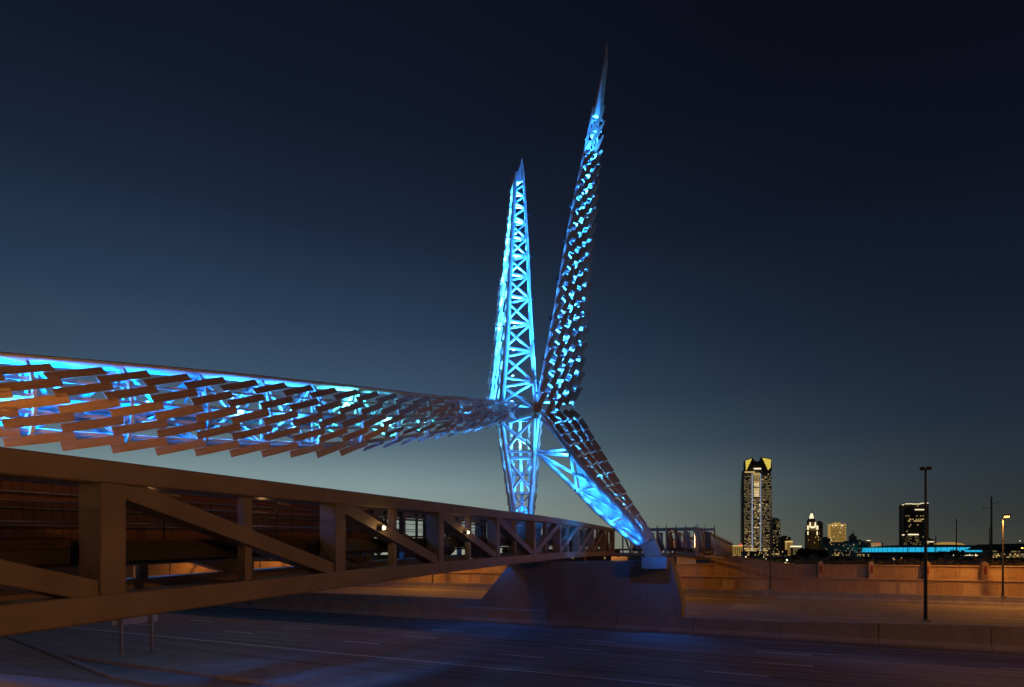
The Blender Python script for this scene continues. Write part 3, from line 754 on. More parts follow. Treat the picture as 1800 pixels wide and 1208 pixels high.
box('shoe_plate', P(1149, 979.3, 45.0), (1.9, 1.7, .12), 'galv', leg_d, ROT_R, .02)

# ---- leg behind the footbridge
leg_a = obj('leg', None, sculpture, Matrix.Translation(on_plane(912, 986, 46.4))); leg_a['label'] = 'leg with open lattice rising behind the footbridge'
zq = lambda y: lerp(HZ + .1, 50.2, (y - 721) / 265)
L1 = [(728, 880, 728), (747, 882.6, 747), (790, 888.7, 790), (830, 895, 830), (865, 900, 865), (900, 905, 900), (986, 912, 986)]
L2 = [(728, 946, 728), (760, 942, 760), (797, 938.5, 797), (830, 937, 830), (865, 934, 865), (902, 929.6, 902), (986, 918, 986)]
l1 = curve(L1, zq); l2 = curve(L2, zq)
def l3(y):
    w = max(.1, 1 - (y - 728) / 262); return lerp(l1(y), l2(y), .5) + Vector((.1, 2.5, 0)) * w
ysL = [728, 747, 790, 830, 865, 902, 984]
polytube('main_tube', [l1(y) for y in ysL], .20, 'steel', leg_a); polytube('main_tube', [l2(y) for y in ysL], .20, 'steel', leg_a); polytube('main_tube', [l3(y) for y in ysL], .14, 'steel', leg_a)
tube('main_tube', P(939, 733, 46.1), P(937, 795, 46.9), .14, 'steel', leg_a)
tube('brace', l1(728), a1(704), .21, 'steel', leg_a)
br = [(l1(745), l2(790), .15), (l1(790), P(937, 735, 46.3), .15), (l1(793), l2(795), .09), (l1(806), l2(806), .12), (l1(808), l2(862), .13), (l2(806), l1(862), .11), (l1(868), l2(866), .1), (l1(868), l2(900), .1), (l2(868), l1(900), .1), (l1(905), l2(940), .09), (l2(905), l1(940), .09)]
for a, b, r in br: tube('brace', a, b, r, 'steel', leg_a, 10)
lb = MB()
for i in range(7):
    y0 = 735 + i * 33; y1 = y0 + 33
    lb.bar(lerp(l1(y0), l3(y0), .35), lerp(l2(y0), l3(y0), .35), .1, .16)
stuff(lb.build('lattice', 'steel', leg_a))
bl = MB(); y = 742.0
while y < 975:
    for e, sx in ((l1, -1), (l2, 1)):
        for t in (.05, .4, .75):
            f_ = lambda yv: lerp(e(yv), l3(yv), t) + Vector((sx * .45, .05, 0))
            al = (f_(y + 5) - f_(y - 5)).normalized(); ac = (l3(y) - e(y)).normalized(); ac = (ac - al * ac.dot(al)).normalized()
            joined_box(bl, blade_mw(f_(y), al, ac, 1.05, .34, R(12 * sx), R(8)))
    y += 19.5
stuff(bl.build('blades', 'blade', leg_a))
box('shoe', P(914, 982, 50.0), (1.5, 1.3, .5), 'galv', leg_a, ROT_R, .03)
# hub casting
mb = MB(); mb.tube(HUB + Vector((-.05, -.55, 0)), HUB + Vector((.1, .6, 0)), .38, 20); mb.tube(HUB + Vector((-.1, 0, -.75)), HUB + Vector((0, 0, .6)), .24, 16)
mb.build('hub', 'blade', sculpture)

# ---- floodlights inside the frames: a small fitting with a lens, and its light
def flood(p, color, watts, part, aim=None, size=.15, show=True, beam=None):
    if show:
        rot = frame(p, p + (aim or Vector((0, -1, .2)))) 
        f_ = box('floodlight', p - rot.to_3x3() @ Vector((0, 0, .13)), (size * 1.5, size * 1.2, .16), 'dark_steel', part, rot, .01)
        tube('lens', p - rot.to_3x3() @ Vector((0, 0, .049)), p - rot.to_3x3() @ Vector((0, 0, .03)), size * .55, 'bluelens', f_, 12)
        p = p + rot.to_3x3() @ Vector((0, 0, .12))
    if beam == 'all': point_light('flood_glow', p, color, watts, .10, sculpture)
    elif beam: up_flood(p, color, watts, beam, 168, sculpture)
    else: point_light('flood_glow', p, color, watts, .10, sculpture)
for x, y in ((-190, 690), (-60, 700), (20, 705), (110, 688), (265, 706), (430, 722), (520, 730), (620, 712), (690, 745), (760, 737), (820, 729), (868, 724)):
    z = wz(x); c_ = BLUE if x < 400 else (CYAN if x < 560 or x > 800 else TEAL)
    w_ = 112 if x < 500 else 130 if x < 640 else (110 if x < 700 else (80 if x < 780 else (50 if x < 850 else 20)))
    flood(P(x, y, z) - WN * min(.25, .05 + (905 - x) / 1000), c_, w_, wing, aim=Vector((.3, -.9, .25)), beam='all' if x < 600 else tuple(-WN * .95 + Vector((0, 0, .3))))
for y, w_ in ((700, 230), (655, 240), (610, 260), (568, 320), (525, 320), (485, 320), (448, 260), (418, 210), (392, 170), (366, 130), (343, 100), (322, 60)):
    p = a1(y) * .32 + a2(y) * .40 + a3(y) * .28
    flood(p, CYAN, w_ * 1.6, spire_a, aim=Vector((-.2, -.6, .8)), size=.2, show=y > 400, beam=(0, 0, 1))
    if 330 < y < 690: up_flood(lerp(a1(y), a3(y), .6) + Vector((-.05, .12, 0)), CYAN, w_ * .45, (0, 0, 1), 168, sculpture)
for y, ya, w_ in ((690, 680, 260), (630, 630, 300), (560, 570, 330), (490, 500, 330), (420, 430, 300), (360, 370, 240)):   # cross floods from the other spire
    q = b1(y) + Vector((-.3, .1, 0)); tgt = lerp(a1(ya), a2(ya), .45)
    rot = frame(q, tgt); f_ = box('floodlight', q - rot.to_3x3() @ Vector((0, 0, .1)), (.3, .22, .16), 'dark_steel', spire_b, rot, .01)
    spot_light('flood_glow', q + rot.to_3x3() @ Vector((0, 0, .05)), tgt, CYAN, w_ * BLUE_GAIN, 85, .8, .1, sculpture)
for ya, y, w_ in ((672, 650, 110), (600, 560, 120), (525, 470, 120), (451, 380, 110), (380, 300, 110)):   # and back onto the clad spire's tube
    q = a2(ya) + Vector((.3, -.1, 0)); tgt = b1(y)
    rot = frame(q, tgt); f_ = box('floodlight', q - rot.to_3x3() @ Vector((0, 0, .1)), (.26, .2, .16), 'dark_steel', spire_a, rot, .01)
    spot_light('flood_glow', q + rot.to_3x3() @ Vector((0, 0, .05)), tgt, CYAN, w_ * BLUE_GAIN, 75, .8, .1, sculpture)
for i in range(13):                                          # unseen spots added to brighten the clad spire's outer tube
    y = 700 - i * 37; q = b1(y) + Vector((-.75, -.55, -.3)) * lerp(1, .6, i / 12)
    spot_light('flood_glow', q, b1(y - 20), CYAN, lerp(17, 7, i / 12) * BLUE_GAIN, 120, .9, .08, sculpture)
for y, ya, w_ in ((790, 770, 380), (850, 845, 420)):
    q = P(1000, 800, 45.4) if y < 800 else d2(862) + Vector((-.2, 0, 0)); tgt = lerp(l1(ya), l2(ya), .5)
    rot = frame(q, tgt); f_ = box('floodlight', q - rot.to_3x3() @ Vector((0, 0, .1)), (.3, .22, .16), 'dark_steel', leg_d, rot, .01)
    spot_light('flood_glow', q + rot.to_3x3() @ Vector((0, 0, .05)), tgt, CYAN, w_ * BLUE_GAIN, 80, .8, .1, sculpture)
for i in range(17):
    y = 700 - i * 30.5
    p = b1(y) * .34 + b3(y) * .33 + b2(y) * .33; flood(p, CYAN, lerp(230, 60, i / 16), spire_b, show=False, beam='all' if i < 9 else (0, 0, 1))
up_flood(P(1057, 206, 41.6), CYAN, 60, (0, .6, 1), 120, sculpture)  # added light ahead of the tip plate to brighten it, no fitting
for y, w_ in ((750, 160), (800, 190), (850, 190), (895, 150), (935, 80)):
    up_flood(d1(y) * .5 + d3(y) * .35 + d2(max(795, y)) * .15 + Vector((.05, .2, 0)), CYAN, w_ * 1.2, (-.6, 0, .8), 170, sculpture)
for i in range(14):  # added lights off the frame, without fittings, brightening the web plates
    y = 808 + i * 10.5; fr = .35 if i % 2 else .7
    up_flood(lerp(d1(y), d2(max(y, 812)), fr) + Vector((-.15, -.45, -.3)), CYAN, lerp(13, 4, i / 13), (-.2, .8, .6), 165, sculpture)
point_light('flood_glow', on_plane(1160, 962, 42.4), BLUE, 26, .1, sculpture); point_light('flood_glow', on_plane(872, 972, 44.6), BLUE, 40, .1, sculpture)  # bare lights added near the feet to tint pier and road blue
# unseen spots added to throw a blue pool on the road either side of the pier
spot_light('flood_glow', on_plane(1160, 966, 43.2), P(1162, 1124, 39.6), BLUE, 420, 70, 1.0, .1, sculpture)
spot_light('flood_glow', on_plane(884, 972, 44.4), P(760, 1120, 40.6), BLUE, 300, 140, 1.0, .1, sculpture)
for y, w_, c_ in ((752, 170, CYAN), (785, 120, (0.10, 0.42, .7)), (825, 110, CYAN), (865, 90, CYAN), (905, 70, BLUE), (950, 50, BLUE)):
    up_flood(l1(y) * .33 + l2(y) * .34 + l3(y) * .33, c_, w_, (0, 0, 1), 170, sculpture)

# ------------------------------------------------------------------ road sign seen from behind
sg = tag(empty('road_sign', P(240, 1154, 32.0)), 'back of a two-post aluminium road sign on the pavement strip under the footbridge', 'sign')
pa, pb = P(213.5, 1157, 32.0), P(267, 1150.5, 33.6)
sdir = (pb - pa); sdir.z = 0; sdir.normalize(); sn = Vector((-sdir.y, sdir.x, 0)); rot_s = Matrix((sdir, sn, Vector((0, 0, 1)))).transposed().to_4x4()
for q in (pa, pb):
    q.z = .16
    mb = MB(); mb.box(q + Vector((0, 0, 1.9)), (.035, .15, 3.8), rot_s)
    for s_ in (-1, 1): mb.box(q + sn * .08 * s_ + Vector((0, 0, 1.9)), (.13, .012, 3.8), rot_s)
    mb.build('post', 'galv', sg); box('base_plate', q + Vector((0, 0, .025)), (.3, .3, .05), 'galv', sg, rot_s); 
for i in range(4):
    c = (pa + pb) / 2 + sn * .14 + Vector((0, 0, 2.0 + i * .305)); box('panel', c, (2.65, .012, .30), 'alu', sg, rot_s)
    for dz in (-.1, .0, .1): box('stiffener', c - sn * .02 + Vector((0, 0, dz)), (2.64, .03, .022), 'alu', sg, rot_s)

# ------------------------------------------------------------------ highway lamps
def lamp(base, h, label, lit=None, arm=.55, two=False, r=.11, watts=0, head=(.62, .3, .16), group='highway lamp posts', side=None, mname='dark_steel', globe=False):
    t_ = tag(empty('street_lamp', base), label, 'street lamp', group)
    top = base + Vector((0, 0, h)); side = side or RD
    tube('pole', base, top, r, mname, t_, 14, .55)
    box('base_plate', base + Vector((0, 0, .06)), (.5, .5, .12), 'galv', t_, ROT_R, .02)
    for s_ in ((-1, 1) if two else (1,)):
        e = top + side * arm * s_ + Vector((0, 0, .12 if not two else .03))
        tube('arm', top - Vector((0, 0, .05)), e, .045, mname, t_, 8)
        rt = Matrix((side, side.cross(Vector((0, 0, -1))), Vector((0, 0, 1)))).transposed().to_4x4()
        if two: e = e - side * .2 * s_
        hd = box('lamp_head', e + side * .2 * s_, head, mname, t_, rt, .05)
        box('lens', e + side * .2 * s_ - Vector((0, 0, head[2] / 2 + (.07 if lit else .02))), (head[0] * .7, head[1] * .8, .16 if lit else .045), {'sodium': 'sodium', 'warm': 'warmlens', 'white': 'whitelens', None: 'galv'}[lit], hd, rt, .012)
        if watts and globe: point_light('lamp_glow', e + side * .2 * s_ - Vector((0, 0, head[2] / 2 + .32)), SODIUM, watts, .14, t_)
        elif watts: spot_light('lamp_glow', e + side * .2 * s_ - Vector((0, 0, head[2] / 2 + .3)), e + side * .2 * s_ - Vector((0, 0, 5)), SODIUM if lit == 'sodium' else (1, .75, .4), watts, 178, .12, .14, t_)
    return t_
def on(x, o, z): 
    t, zz = t_at(x, o); return HW(t, o, z)
b = on(1627, 45.0, 1.68); lamp(b, 10.35, 'tall dark twin-head lamp post standing unlit on the median barrier', None, .18, True, .115, head=(.3, .28, .2))
b = on(1354, 84.6, 1.1); lamp(b, 10.3, 'slim dark unlit lamp post in front of the glass tower', None, .2, True, .11, head=(.32, .28, .2))
b = on(1763, 84.6, 1.1); lamp(b, 9.7, 'highway lamp glowing orange at the far barrier, beside the last pilaster', 'sodium', .9, False, .12, 4600, side=-RN, head=(.8, .42, .22))
hid = ['orange highway lamp behind the footbridge, just past the blue leg', 'orange highway lamp hidden behind the footbridge, nearest the pier', 'orange highway lamp hidden behind the footbridge, second from the pier', 'orange highway lamp hidden behind the footbridge, farthest from the pier']
for (t, w_), lab in zip(((-25, 8000), (-54, 3600), (-98, 3600), (-128, 3600)), hid): lamp(HW(t, 84.6, 1.1), 9.3, lab, 'sodium', .8, False, .12, w_, side=-RN)
lamp(HW(62, 84.6, 1.1), 9.7, 'orange highway lamp along the far barrier beyond the frame edge', 'sodium', .9, False, .12, 5000, globe=True, side=-RN)
# unseen lamps added for warm light on the truss, road and wing
lamp(Vector((-6.5, -3.0, 4.0)), 5.6, 'unseen orange lamp added behind the camera to light the near end of the footbridge', 'sodium', .5, False, .1, 130, globe=True, group='added lamps out of view')
lamp(HW(46, 20.5, .1), 21.0, 'unseen tall orange lamp added beyond the frame edge to light the road, pier and front leg', 'sodium', .5, False, .14, 12500, group='highway lamp posts')
lamp(Vector((-15.4, 6.5, 2.9)), 4.2, 'unseen low orange lamp added between the footbridge and the wing to light its blades', 'sodium', .4, False, .08, 2800, globe=True, group='added lamps out of view')

# ------------------------------------------------------------------ city beyond the wall
GZ = 4.55
def city_box(par, x0, x1, ytop, z, depth, mname, name='wall', ybase=None):
    depth = min(depth, 9); a, b = P(x0, ytop, z), P(x1, ytop, z); zb_ = GZ if ybase is None else P(x0, ybase, z).z
    return box(name, ((a.x + b.x) / 2, z + depth / 2, (a.z + zb_) / 2), (b.x - a.x, depth, a.z - zb_), mname, par)
def windows(par, x0, x1, y0, y1, z, nx, ny, prob, mname, fw=.6, fh=.55, name='windows', rnd=None):
    rr = rnd or random; mb = MB(); n = 0
    dx, dy = (x1 - x0) / nx, (y1 - y0) / ny
    for i in range(nx):
        for j in range(ny):
            p_ = prob(i / nx, j / ny) if callable(prob) else prob
            if rr.random() < p_:
                c = P(x0 + (i + .5) * dx, y0 + (j + .5) * dy, z - .25); mb.box(c, (dx * fw * z / F, .3, dy * fh * z / F)); n += 1
    if n: stuff(mb.build(name, mname, par))
def fins(par, x0, x1, y0, y1, z, nx, ny, mname='mullion', w=.25, name='facade_grid'):
    mb = MB()
    for i in range(nx + 1 if nx else 0):
        x = lerp(x0, x1, i / nx)
        a, b = P(x, y0, z - .5), P(x, y1, z - .5); mb.box((a + b) / 2, (w * z / F, 1.2, abs(b.z - a.z)))
    for j in range(ny + 1 if ny else 0):
        y = lerp(y0, y1, j / ny); a, b = P(x0, y, z - .4), P(x1, y, z - .4); mb.box((a + b) / 2, (abs(b.x - a.x), .9, w * z / F))
    stuff(mb.build(name, mname, par))
def building(name, label, x, z): return tag(empty(name, (P(x, HY, z).x, z, GZ)), label, 'building', None)

# tall glass tower
z = 1200.0; tw = building('office_tower', 'tallest glass tower of the skyline with two yellow lit crown panels', 1332, z)
def prism(par, name, outline, z, depth, mname):
    mb = MB(); n = len(outline); A = [P(x, y, z) for x, y in outline]; Bk = [p + Vector((0, depth, 0)) for p in A]
    mb.add(A + Bk, [tuple(range(n)), tuple(range(n, 2 * n))[::-1]] + [(i, i + n, (i + 1) % n + n, (i + 1) % n) for i in range(n)])
    o = mb.build(name, mname, par, Matrix.Translation(A[0]))
    bm = bmesh.new(); bm.from_mesh(o.data); bmesh.ops.recalc_face_normals(bm, faces=bm.faces); bm.to_mesh(o.data); bm.free(); return o
def facet_body(par, secs, z, mname):       # rounded plan: list of (y, x0, x1)
    mb = MB(); vs = []; n = 9
    for (y, x0, x1) in secs:
        a, b = P(x0, y, z), P(x1, y, z); w = b.x - a.x
        for k in range(n):
            t = k / (n - 1); vs.append(Vector((lerp(a.x, b.x, t), z + 7 * (1 - math.sin(math.pi * t) ** .8), a.z)))
        vs.append(Vector((b.x, z + 14, a.z))); vs.append(Vector((a.x, z + 14, a.z)))
    n += 2; fs = []
    for i in range(len(secs) - 1):
        for k in range(n): fs.append((i * n + k, i * n + (k + 1) % n, (i + 1) * n + (k + 1) % n, (i + 1) * n + k))
    fs.append(tuple((len(secs) - 1) * n + k for k in range(n)))
    mb.add(vs, fs); o = mb.build('glass_body', mname, par, Matrix.Translation(Vector((0, z, GZ))))
    bm = bmesh.new(); bm.from_mesh(o.data); bmesh.ops.recalc_face_normals(bm, faces=bm.faces); bm.to_mesh(o.data); bm.free(); return o
facet_body(tw, [(977.5, 1306, 1358.5), (860, 1305.8, 1358.3), (832, 1307.5, 1357.6), (826, 1309, 1357)], z + 2, 'fac_glass')
prism(tw, 'crown', [(1309.5, 828), (1310, 809.5), (1322.6, 804), (1327, 811), (1336.5, 811), (1340, 803.4), (1356, 807), (1357, 828)], z + 4, 9, 'fac_dark')
for q in ([(1310.6, 809.8), (1321.9, 806.2), (1311.8, 827.5)], [(1340.4, 805.2), (1355.4, 807.8), (1354.6, 822), (1350.4, 826.4)]):
    prism(tw, 'crown_panel', q, z + 3, .8, 'crown_yellow')
mb = MB()
for j in range(5):
    for (xa, xb) in ((1310.6, 1322), (1340.4, 1355.6)): mb.bar(P(xa, 810.5 + j * 3.6, z + 2.4), P(xb, 808 + j * 3.6, z + 2.4), .9, .5)
stuff(mb.build('crown_louvres', 'fac_dark', tw))
rw = random.Random(3)
for x in (1322.6, 1337.4): prism(tw, 'light_strip', [(x - .35, 833), (x + .35, 833), (x + .35, 976), (x - .35, 976)], z - 1.5, 2.5, 'win_blue')
fins(tw, 1307.5, 1356.5, 836, 976, z - .3, 0, 48, 'mullion', .5); fins(tw, 1307.5, 1356.5, 836, 976, z - .3, 20, 0, 'mullion', .22)
windows(tw, 1324, 1336, 831, 874, z, 2, 18, .95, 'win_warm', .96, .5, rnd=rw); windows(tw, 1325, 1335, 846, 873, z - .5, 1, 11, .8, 'win_white', .8, .35, rnd=rw)
windows(tw, 1323, 1337, 876, 976, z - .8, 5, 42, .7, 'win_dim', .8, .45, rnd=rw); windows(tw, 1323, 1337, 876, 976, z - 1, 5, 42, .22, 'win_warm', .7, .45, rnd=rw); windows(tw, 1323, 1337, 876, 976, z - 1.2, 5, 42, .04, 'win_white', .8, .5, rnd=rw)
windows(tw, 1308, 1322, 836, 976, z - 1, 7, 52, .72, 'win_dim', .75, .4, rnd=rw); windows(tw, 1338, 1356, 836, 976, z - 1, 8, 52, .72, 'win_dim', .75, .4, rnd=rw)
windows(tw, 1339, 1352, 832, 976, z - 2, 5, 48, .07, 'win_warm', .6, .5, rnd=rw); windows(tw, 1309, 1322, 930, 974, z - 2, 5, 16, .25, 'win_warm', .6, .45, rnd=rw)
windows(tw, 1309, 1327, 827, 833, z - 3, 6, 1, .9, 'win_warm', .9, .35, rnd=rw); windows(tw, 1325, 1338, 822, 826, z - 1, 4, 1, 1, 'win_white', .9, .6, rnd=rw)
windows(tw, 1308, 1356, 963, 970, z - 3, 20, 2, .75, 'win_warm', .8, .5, rnd=rw)

def plain(name, label, x0, x1, ytop, z, depth, mname, nx, ny, probs, grid=None):
    b_ = building(name, label, (x0 + x1) / 2, z); city_box(b_, x0, x1, ytop, z, depth, mname)
    for (p_, mm) in probs: windows(b_, x0 + .6, x1 - .6, ytop + 1.2, 974, z, nx, ny, p_, mm, rnd=rw)
    if grid: fins(b_, x0 + .2, x1 - .2, ytop + .5, 974, z, *grid)
    city_box(b_, x0 + (x1 - x0) * .3, x1 - (x1 - x0) * .35, ytop - 2.2, z + depth * .3, depth * .4, mname, 'roof_plant', ytop + .5); return b_
plain('office_block', 'mid-height block with pale speckled windows beside the glass tower', 1358.6, 1371.5, 912.5, 1150, 30, 'fac_grey', 6, 26, ((.28, 'win_dim'), (.10, 'win_warm')), (6, 26, 'mullion', .3))
plain('brick_block', 'dark brick block between the speckled block and the gold lit tower', 1371.8, 1390, 944, 1100, 30, 'fac_dark', 7, 12, ((.10, 'win_warm'),), (7, 12, 'fac_tan', .2))
g_ = building('gold_tower', 'narrow gold floodlit tower left of the white fronted hotel', 1389, 1050); city_box(g_, 1384.2, 1393.4, 953, 1050, 20, 'facade_glow'); fins(g_, 1384.4, 1393.2, 954, 975, 1050, 5, 9, 'fac_tan', .5)
city_box(g_, 1384, 1393.7, 951, 1049, 22, 'win_warm', 'cornice_light', 953.2); city_box(g_, 1385.5, 1392, 949.5, 1054, 10, 'fac_tan', 'roof_plant', 951)
h_ = building('hotel', 'low hotel front with a white lit cornice', 1401, 1040); city_box(h_, 1393.6, 1409, 960.5, 1040, 20, 'fac_tan'); city_box(h_, 1393.5, 1409.2, 959.6, 1039, 22, 'win_white', 'cornice_light', 961.8)
windows(h_, 1394, 1408.6, 963, 975, 1040, 9, 6, .85, 'win_dim', .5, .6, rnd=rw)
s_ = building('signed_building', 'low yellow lit building with a red roof sign beside the footbridge end', 1296, 700); city_box(s_, 1284, 1306, 960.5, 700, 25, 'facade_glow'); fins(s_, 1284.3, 1305.7, 961.5, 975, 700, 7, 3, 'fac_dark', .8)
city_box(s_, 1284, 1306, 958.8, 699.5, 26, 'win_warm', 'cornice_light', 960.4); prism(s_, 'red_sign', [(1298, 958.6), (1306, 958.6), (1303.5, 955.2)], 699, 2, 'red_glow'); prism(s_, 'red_sign', [(1284, 958.5), (1288, 958.5), (1285, 955.5)], 699, 2, 'red_glow')
# art deco tower
z = 1250.0; ad = building('stepped_tower', 'stepped stone tower with a white floodlit top and spire', 1428, z)
city_box(ad, 1418.2, 1440, 933, z, 28, 'fac_tan'); city_box(ad, 1420, 1438, 925, z + 3, 22, 'fac_tan', 'setback', 933.2); city_box(ad, 1422, 1436, 917.5, z + 6, 16, 'fac_tan', 'setback', 925.2)
prism(ad, 'roof', [(1422.6, 917.6), (1435.4, 917.6), (1431, 911), (1426.6, 911)], z + 7, 14, 'fac_dark')
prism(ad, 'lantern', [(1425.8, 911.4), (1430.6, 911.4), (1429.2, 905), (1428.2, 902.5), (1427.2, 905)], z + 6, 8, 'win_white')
tube('mast', P(1428.2, 903, z + 10), P(1428.2, 896, z + 10), .5, 'fac_grey', ad, 6)
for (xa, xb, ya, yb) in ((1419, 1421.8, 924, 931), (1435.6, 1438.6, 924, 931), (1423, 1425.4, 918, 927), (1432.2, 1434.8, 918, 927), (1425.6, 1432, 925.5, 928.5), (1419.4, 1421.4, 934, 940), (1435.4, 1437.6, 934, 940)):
    prism(ad, 'floodlight_glow_plate', [(xa, yb), (xb, yb), (xb - .5, ya), (xa + .5, ya)], z - 1.5, 1.0, 'win_white')  # glowing plates stand in for floodlight on the stone
fins(ad, 1418.6, 1439.6, 934, 975, z, 9, 0, 'fac_grey', .55); windows(ad, 1419, 1439.5, 936, 975, z - 1, 12, 16, .05, 'win_warm', rnd=rw)
plain('stone_block', 'dim stone block standing right behind the stepped tower', 1437, 1446.5, 918, 1300, 30, 'fac_tan', 5, 22, ((.04, 'win_warm'),), (5, 22, 'fac_grey', .25))
bk = plain('bank_building', 'gold lit gridded slab block right of the stepped tower', 1459.3, 1487.2, 921, 1180, 28, 'facade_glow', 12, 14, ((.10, 'win_white'),))
mb = MB()
for i in range(13):
    for j in range(13): 
        if rw.random() < .93: mb.box(P(1461.3 + i * 2.0, 925.2 + j * 2.35, 1179.4), (1.25 * 1180 / F, .8, 1.35 * 1180 / F))
stuff(mb.build('dark_windows', 'fac_dark', bk))
plain('low_block', 'low grey block between the stone block and the gold slab', 1446.6, 1460, 946, 1020, 40, 'fac_grey', 8, 10, ((.05, 'win_warm'),))
plain('low_block', 'wide low tan block below the gold slab block', 1448, 1508, 955, 900, 40, 'fac_tan', 30, 8, ((.07, 'win_dim'), (.02, 'win_warm')))
plain('low_block', 'low block with a rooftop tower and antenna left of the arena', 1488, 1528, 951, 980, 40, 'fac_grey', 18, 8, ((.10, 'win_dim'),))
q_ = building('rooftop_tower', 'small stepped tower with antennas rising behind the low blocks', 1500, 1000); city_box(q_, 1497, 1506, 942, 1000, 10, 'fac_tan'); city_box(q_, 1498, 1502, 938.5, 1002, 6, 'fac_tan', 'upper_stage', 942.2)
for x in (1498.6, 1499.8, 1501): tube('antenna', P(x, 939, 1004), P(x, 934, 1004), .3, 'fac_grey', q_, 5)
c_ = building('signed_block', 'small block with a white and red lit sign left of the arena dome', 1540, 860); city_box(c_, 1526, 1552, 953.5, 860, 30, 'fac_grey'); prism(c_, 'lit_panel', [(1532, 963), (1549.5, 963), (1549.5, 954.3), (1532, 954.3)], 858.5, 1, 'win_dim'); prism(c_, 'red_sign', [(1541.5, 957), (1545, 957), (1545, 954.6), (1541.5, 954.6)], 857, 1, 'red_glow'); prism(c_, 'lamp_strip', [(1524, 951), (1530, 951), (1530, 949.8), (1524, 949.8)], 857, 1, 'win_white')
# dark slab tower
z = 1150.0; ct = building('office_tower', 'dark brown slab tower with a white light line along its roof', 1608, z)
city_box(ct, 1587.5, 1632.3, 886, z, 30, 'fac_dark'); city_box(ct, 1585.4, 1591, 888, z + 8, 20, 'fac_dark', 'wing_wall')
fins(ct, 1588, 1632, 888, 960, z, 22, 0, 'mullion', .34)
mb = MB()
for (a_, b_) in (((1585.5, 887.8), (1589, 887.2)), ((1591, 886), (1604, 885.6)), ((1604, 886.2), (1618, 886)), ((1618, 885), (1632, 884.4))): mb.bar(P(*a_, z - 2), P(*b_, z - 2), .9, 1.3)
stuff(mb.build('roof_light_line', 'win_white', ct))
for (x0, x1, yy, h) in ((1596, 1615, 939.8, 2.0), (1586, 1590, 940.5, 1.6)): prism(ct, 'light_band', [(x0, yy + h / 2), (x1, yy + h / 2), (x1, yy - h / 2), (x0, yy - h / 2)], z - 2, 1, 'win_white')
windows(ct, 1608, 1625, 894.5, 897.5, z - 1.5, 8, 1, .7, 'win_white', .8, .6, rnd=rw); windows(ct, 1592, 1624, 906, 908, z - 1.5, 14, 1, .35, 'win_warm', rnd=rw); windows(ct, 1592, 1624, 911.5, 917.5, z - 1.5, 16, 2, .5, 'win_warm', .8, .5, rnd=rw)
windows(ct, 1589, 1631, 888, 955, z - 1.5, 20, 24, .012, 'win_warm', rnd=rw); windows(ct, 1589, 1631, 942, 958, z - 1.5, 22, 8, .3, 'win_dim', .9, .4, rnd=rw)
plain('low_block', 'dark block with a white light line right of the slab tower', 1626, 1642, 948, 950, 30, 'fac_dark', 8, 6, ((.05, 'win_warm'),)); 
prism(s_, 'light_line', [(1627, 953.2), (1641.5, 953.2), (1641.5, 951.8), (1627, 951.8)], 948, 1, 'win_white')
# arena
az_ = 850.0; ar = building('arena', 'wide low arena with a glowing blue band under its roof', 1631, az_)
ac_ = P(1631, HY, az_); rx_, ry_ = 104 * az_ / F, 70.0
def ring(mb, z0, z1, r0=1.0, r1=1.0, n=72):
    vs = []
    for i in range(n):
        a = 2 * math.pi * i / n
        vs += [Vector((ac_.x + rx_ * r0 * math.cos(a), az_ + ry_ * r0 * math.sin(a), z0)), Vector((ac_.x + rx_ * r1 * math.cos(a), az_ + ry_ * r1 * math.sin(a), z1))]
    mb.add(vs, [(2 * i, 2 * ((i + 1) % n), 2 * ((i + 1) % n) + 1, 2 * i + 1) for i in range(n)], True)
yz = lambda y: P(1631, y, az_ - 70).z
mb = MB(); ring(mb, GZ, yz(970), .94, .94); mb.build('drum', 'fac_dark', ar)
mb = MB(); ring(mb, yz(970.3), yz(962.2)); mb.build('light_band', 'arena_band', ar)
mb = MB()
for (h0, h1, r0, r1) in ((yz(962.2), yz(960.6), 1.005, .93), (yz(960.6), yz(958), .93, .70), (yz(958), yz(956.6), .70, .42), (yz(956.6), yz(956.2), .42, .02)): ring(mb, h0, h1, r0, r1)
ring(mb, yz(970.3), yz(970.3) + .02, 1.0, .9); mb.build('roof', 'fac_grey', ar)
mb = MB()
for i in range(72):
    a = 2 * math.pi * i / 72; c = Vector((ac_.x + rx_ * 1.003 * math.cos(a), az_ + ry_ * 1.003 * math.sin(a), (yz(962.2) + yz(970.3)) / 2)); mb.box(c, (.35, .35, yz(962.2) - yz(970.3)))
stuff(mb.build('band_mullions', 'mullion', ar))
fd = bpy.data.curves.new('lettering', 'FONT'); fd.body = 'Chesapeake Arena'; fd.size = 6.4; fd.extrude = .15; fd.space_character = .93; fd.materials.append(M['win_white'])
sp = P(1675, 979.6, az_ - 80); sp.z = P(1675, 979.2, az_ - 80).z
_t = bpy.data.objects.new('lettering_curve', fd); col.objects.link(_t); bpy.context.view_layer.update(); lm_ = bpy.data.meshes.new_from_object(_t.evaluated_get(bpy.context.evaluated_depsgraph_get())); bpy.data.objects.remove(_t)
lt = obj('sign_lettering', lm_, ar, Matrix.Translation(sp) @ Matrix.Rotation(R(90), 4, 'X'))
prism(ar, 'sign_mast', [(1682.6, 979), (1684, 979), (1684, 967), (1682.6, 967)], az_ - 81, 1, 'win_white')
windows(ar, 1690, 1732, 972, 978, az_ - 60, 12, 2, .5, 'win_dim', rnd=rw)
dm = building('domed_hall', 'pale floodlit shallow dome behind the arena roof', 1664, 1000)
mb = MB(); cdx = P(1664, HY, 1000).x
prof_ = [(1.0, 961.5), (.93, 957.5), (.75, 955), (.5, 953.6), (.25, 952.8), (.02, 952.6)]; vs = []; n = 36
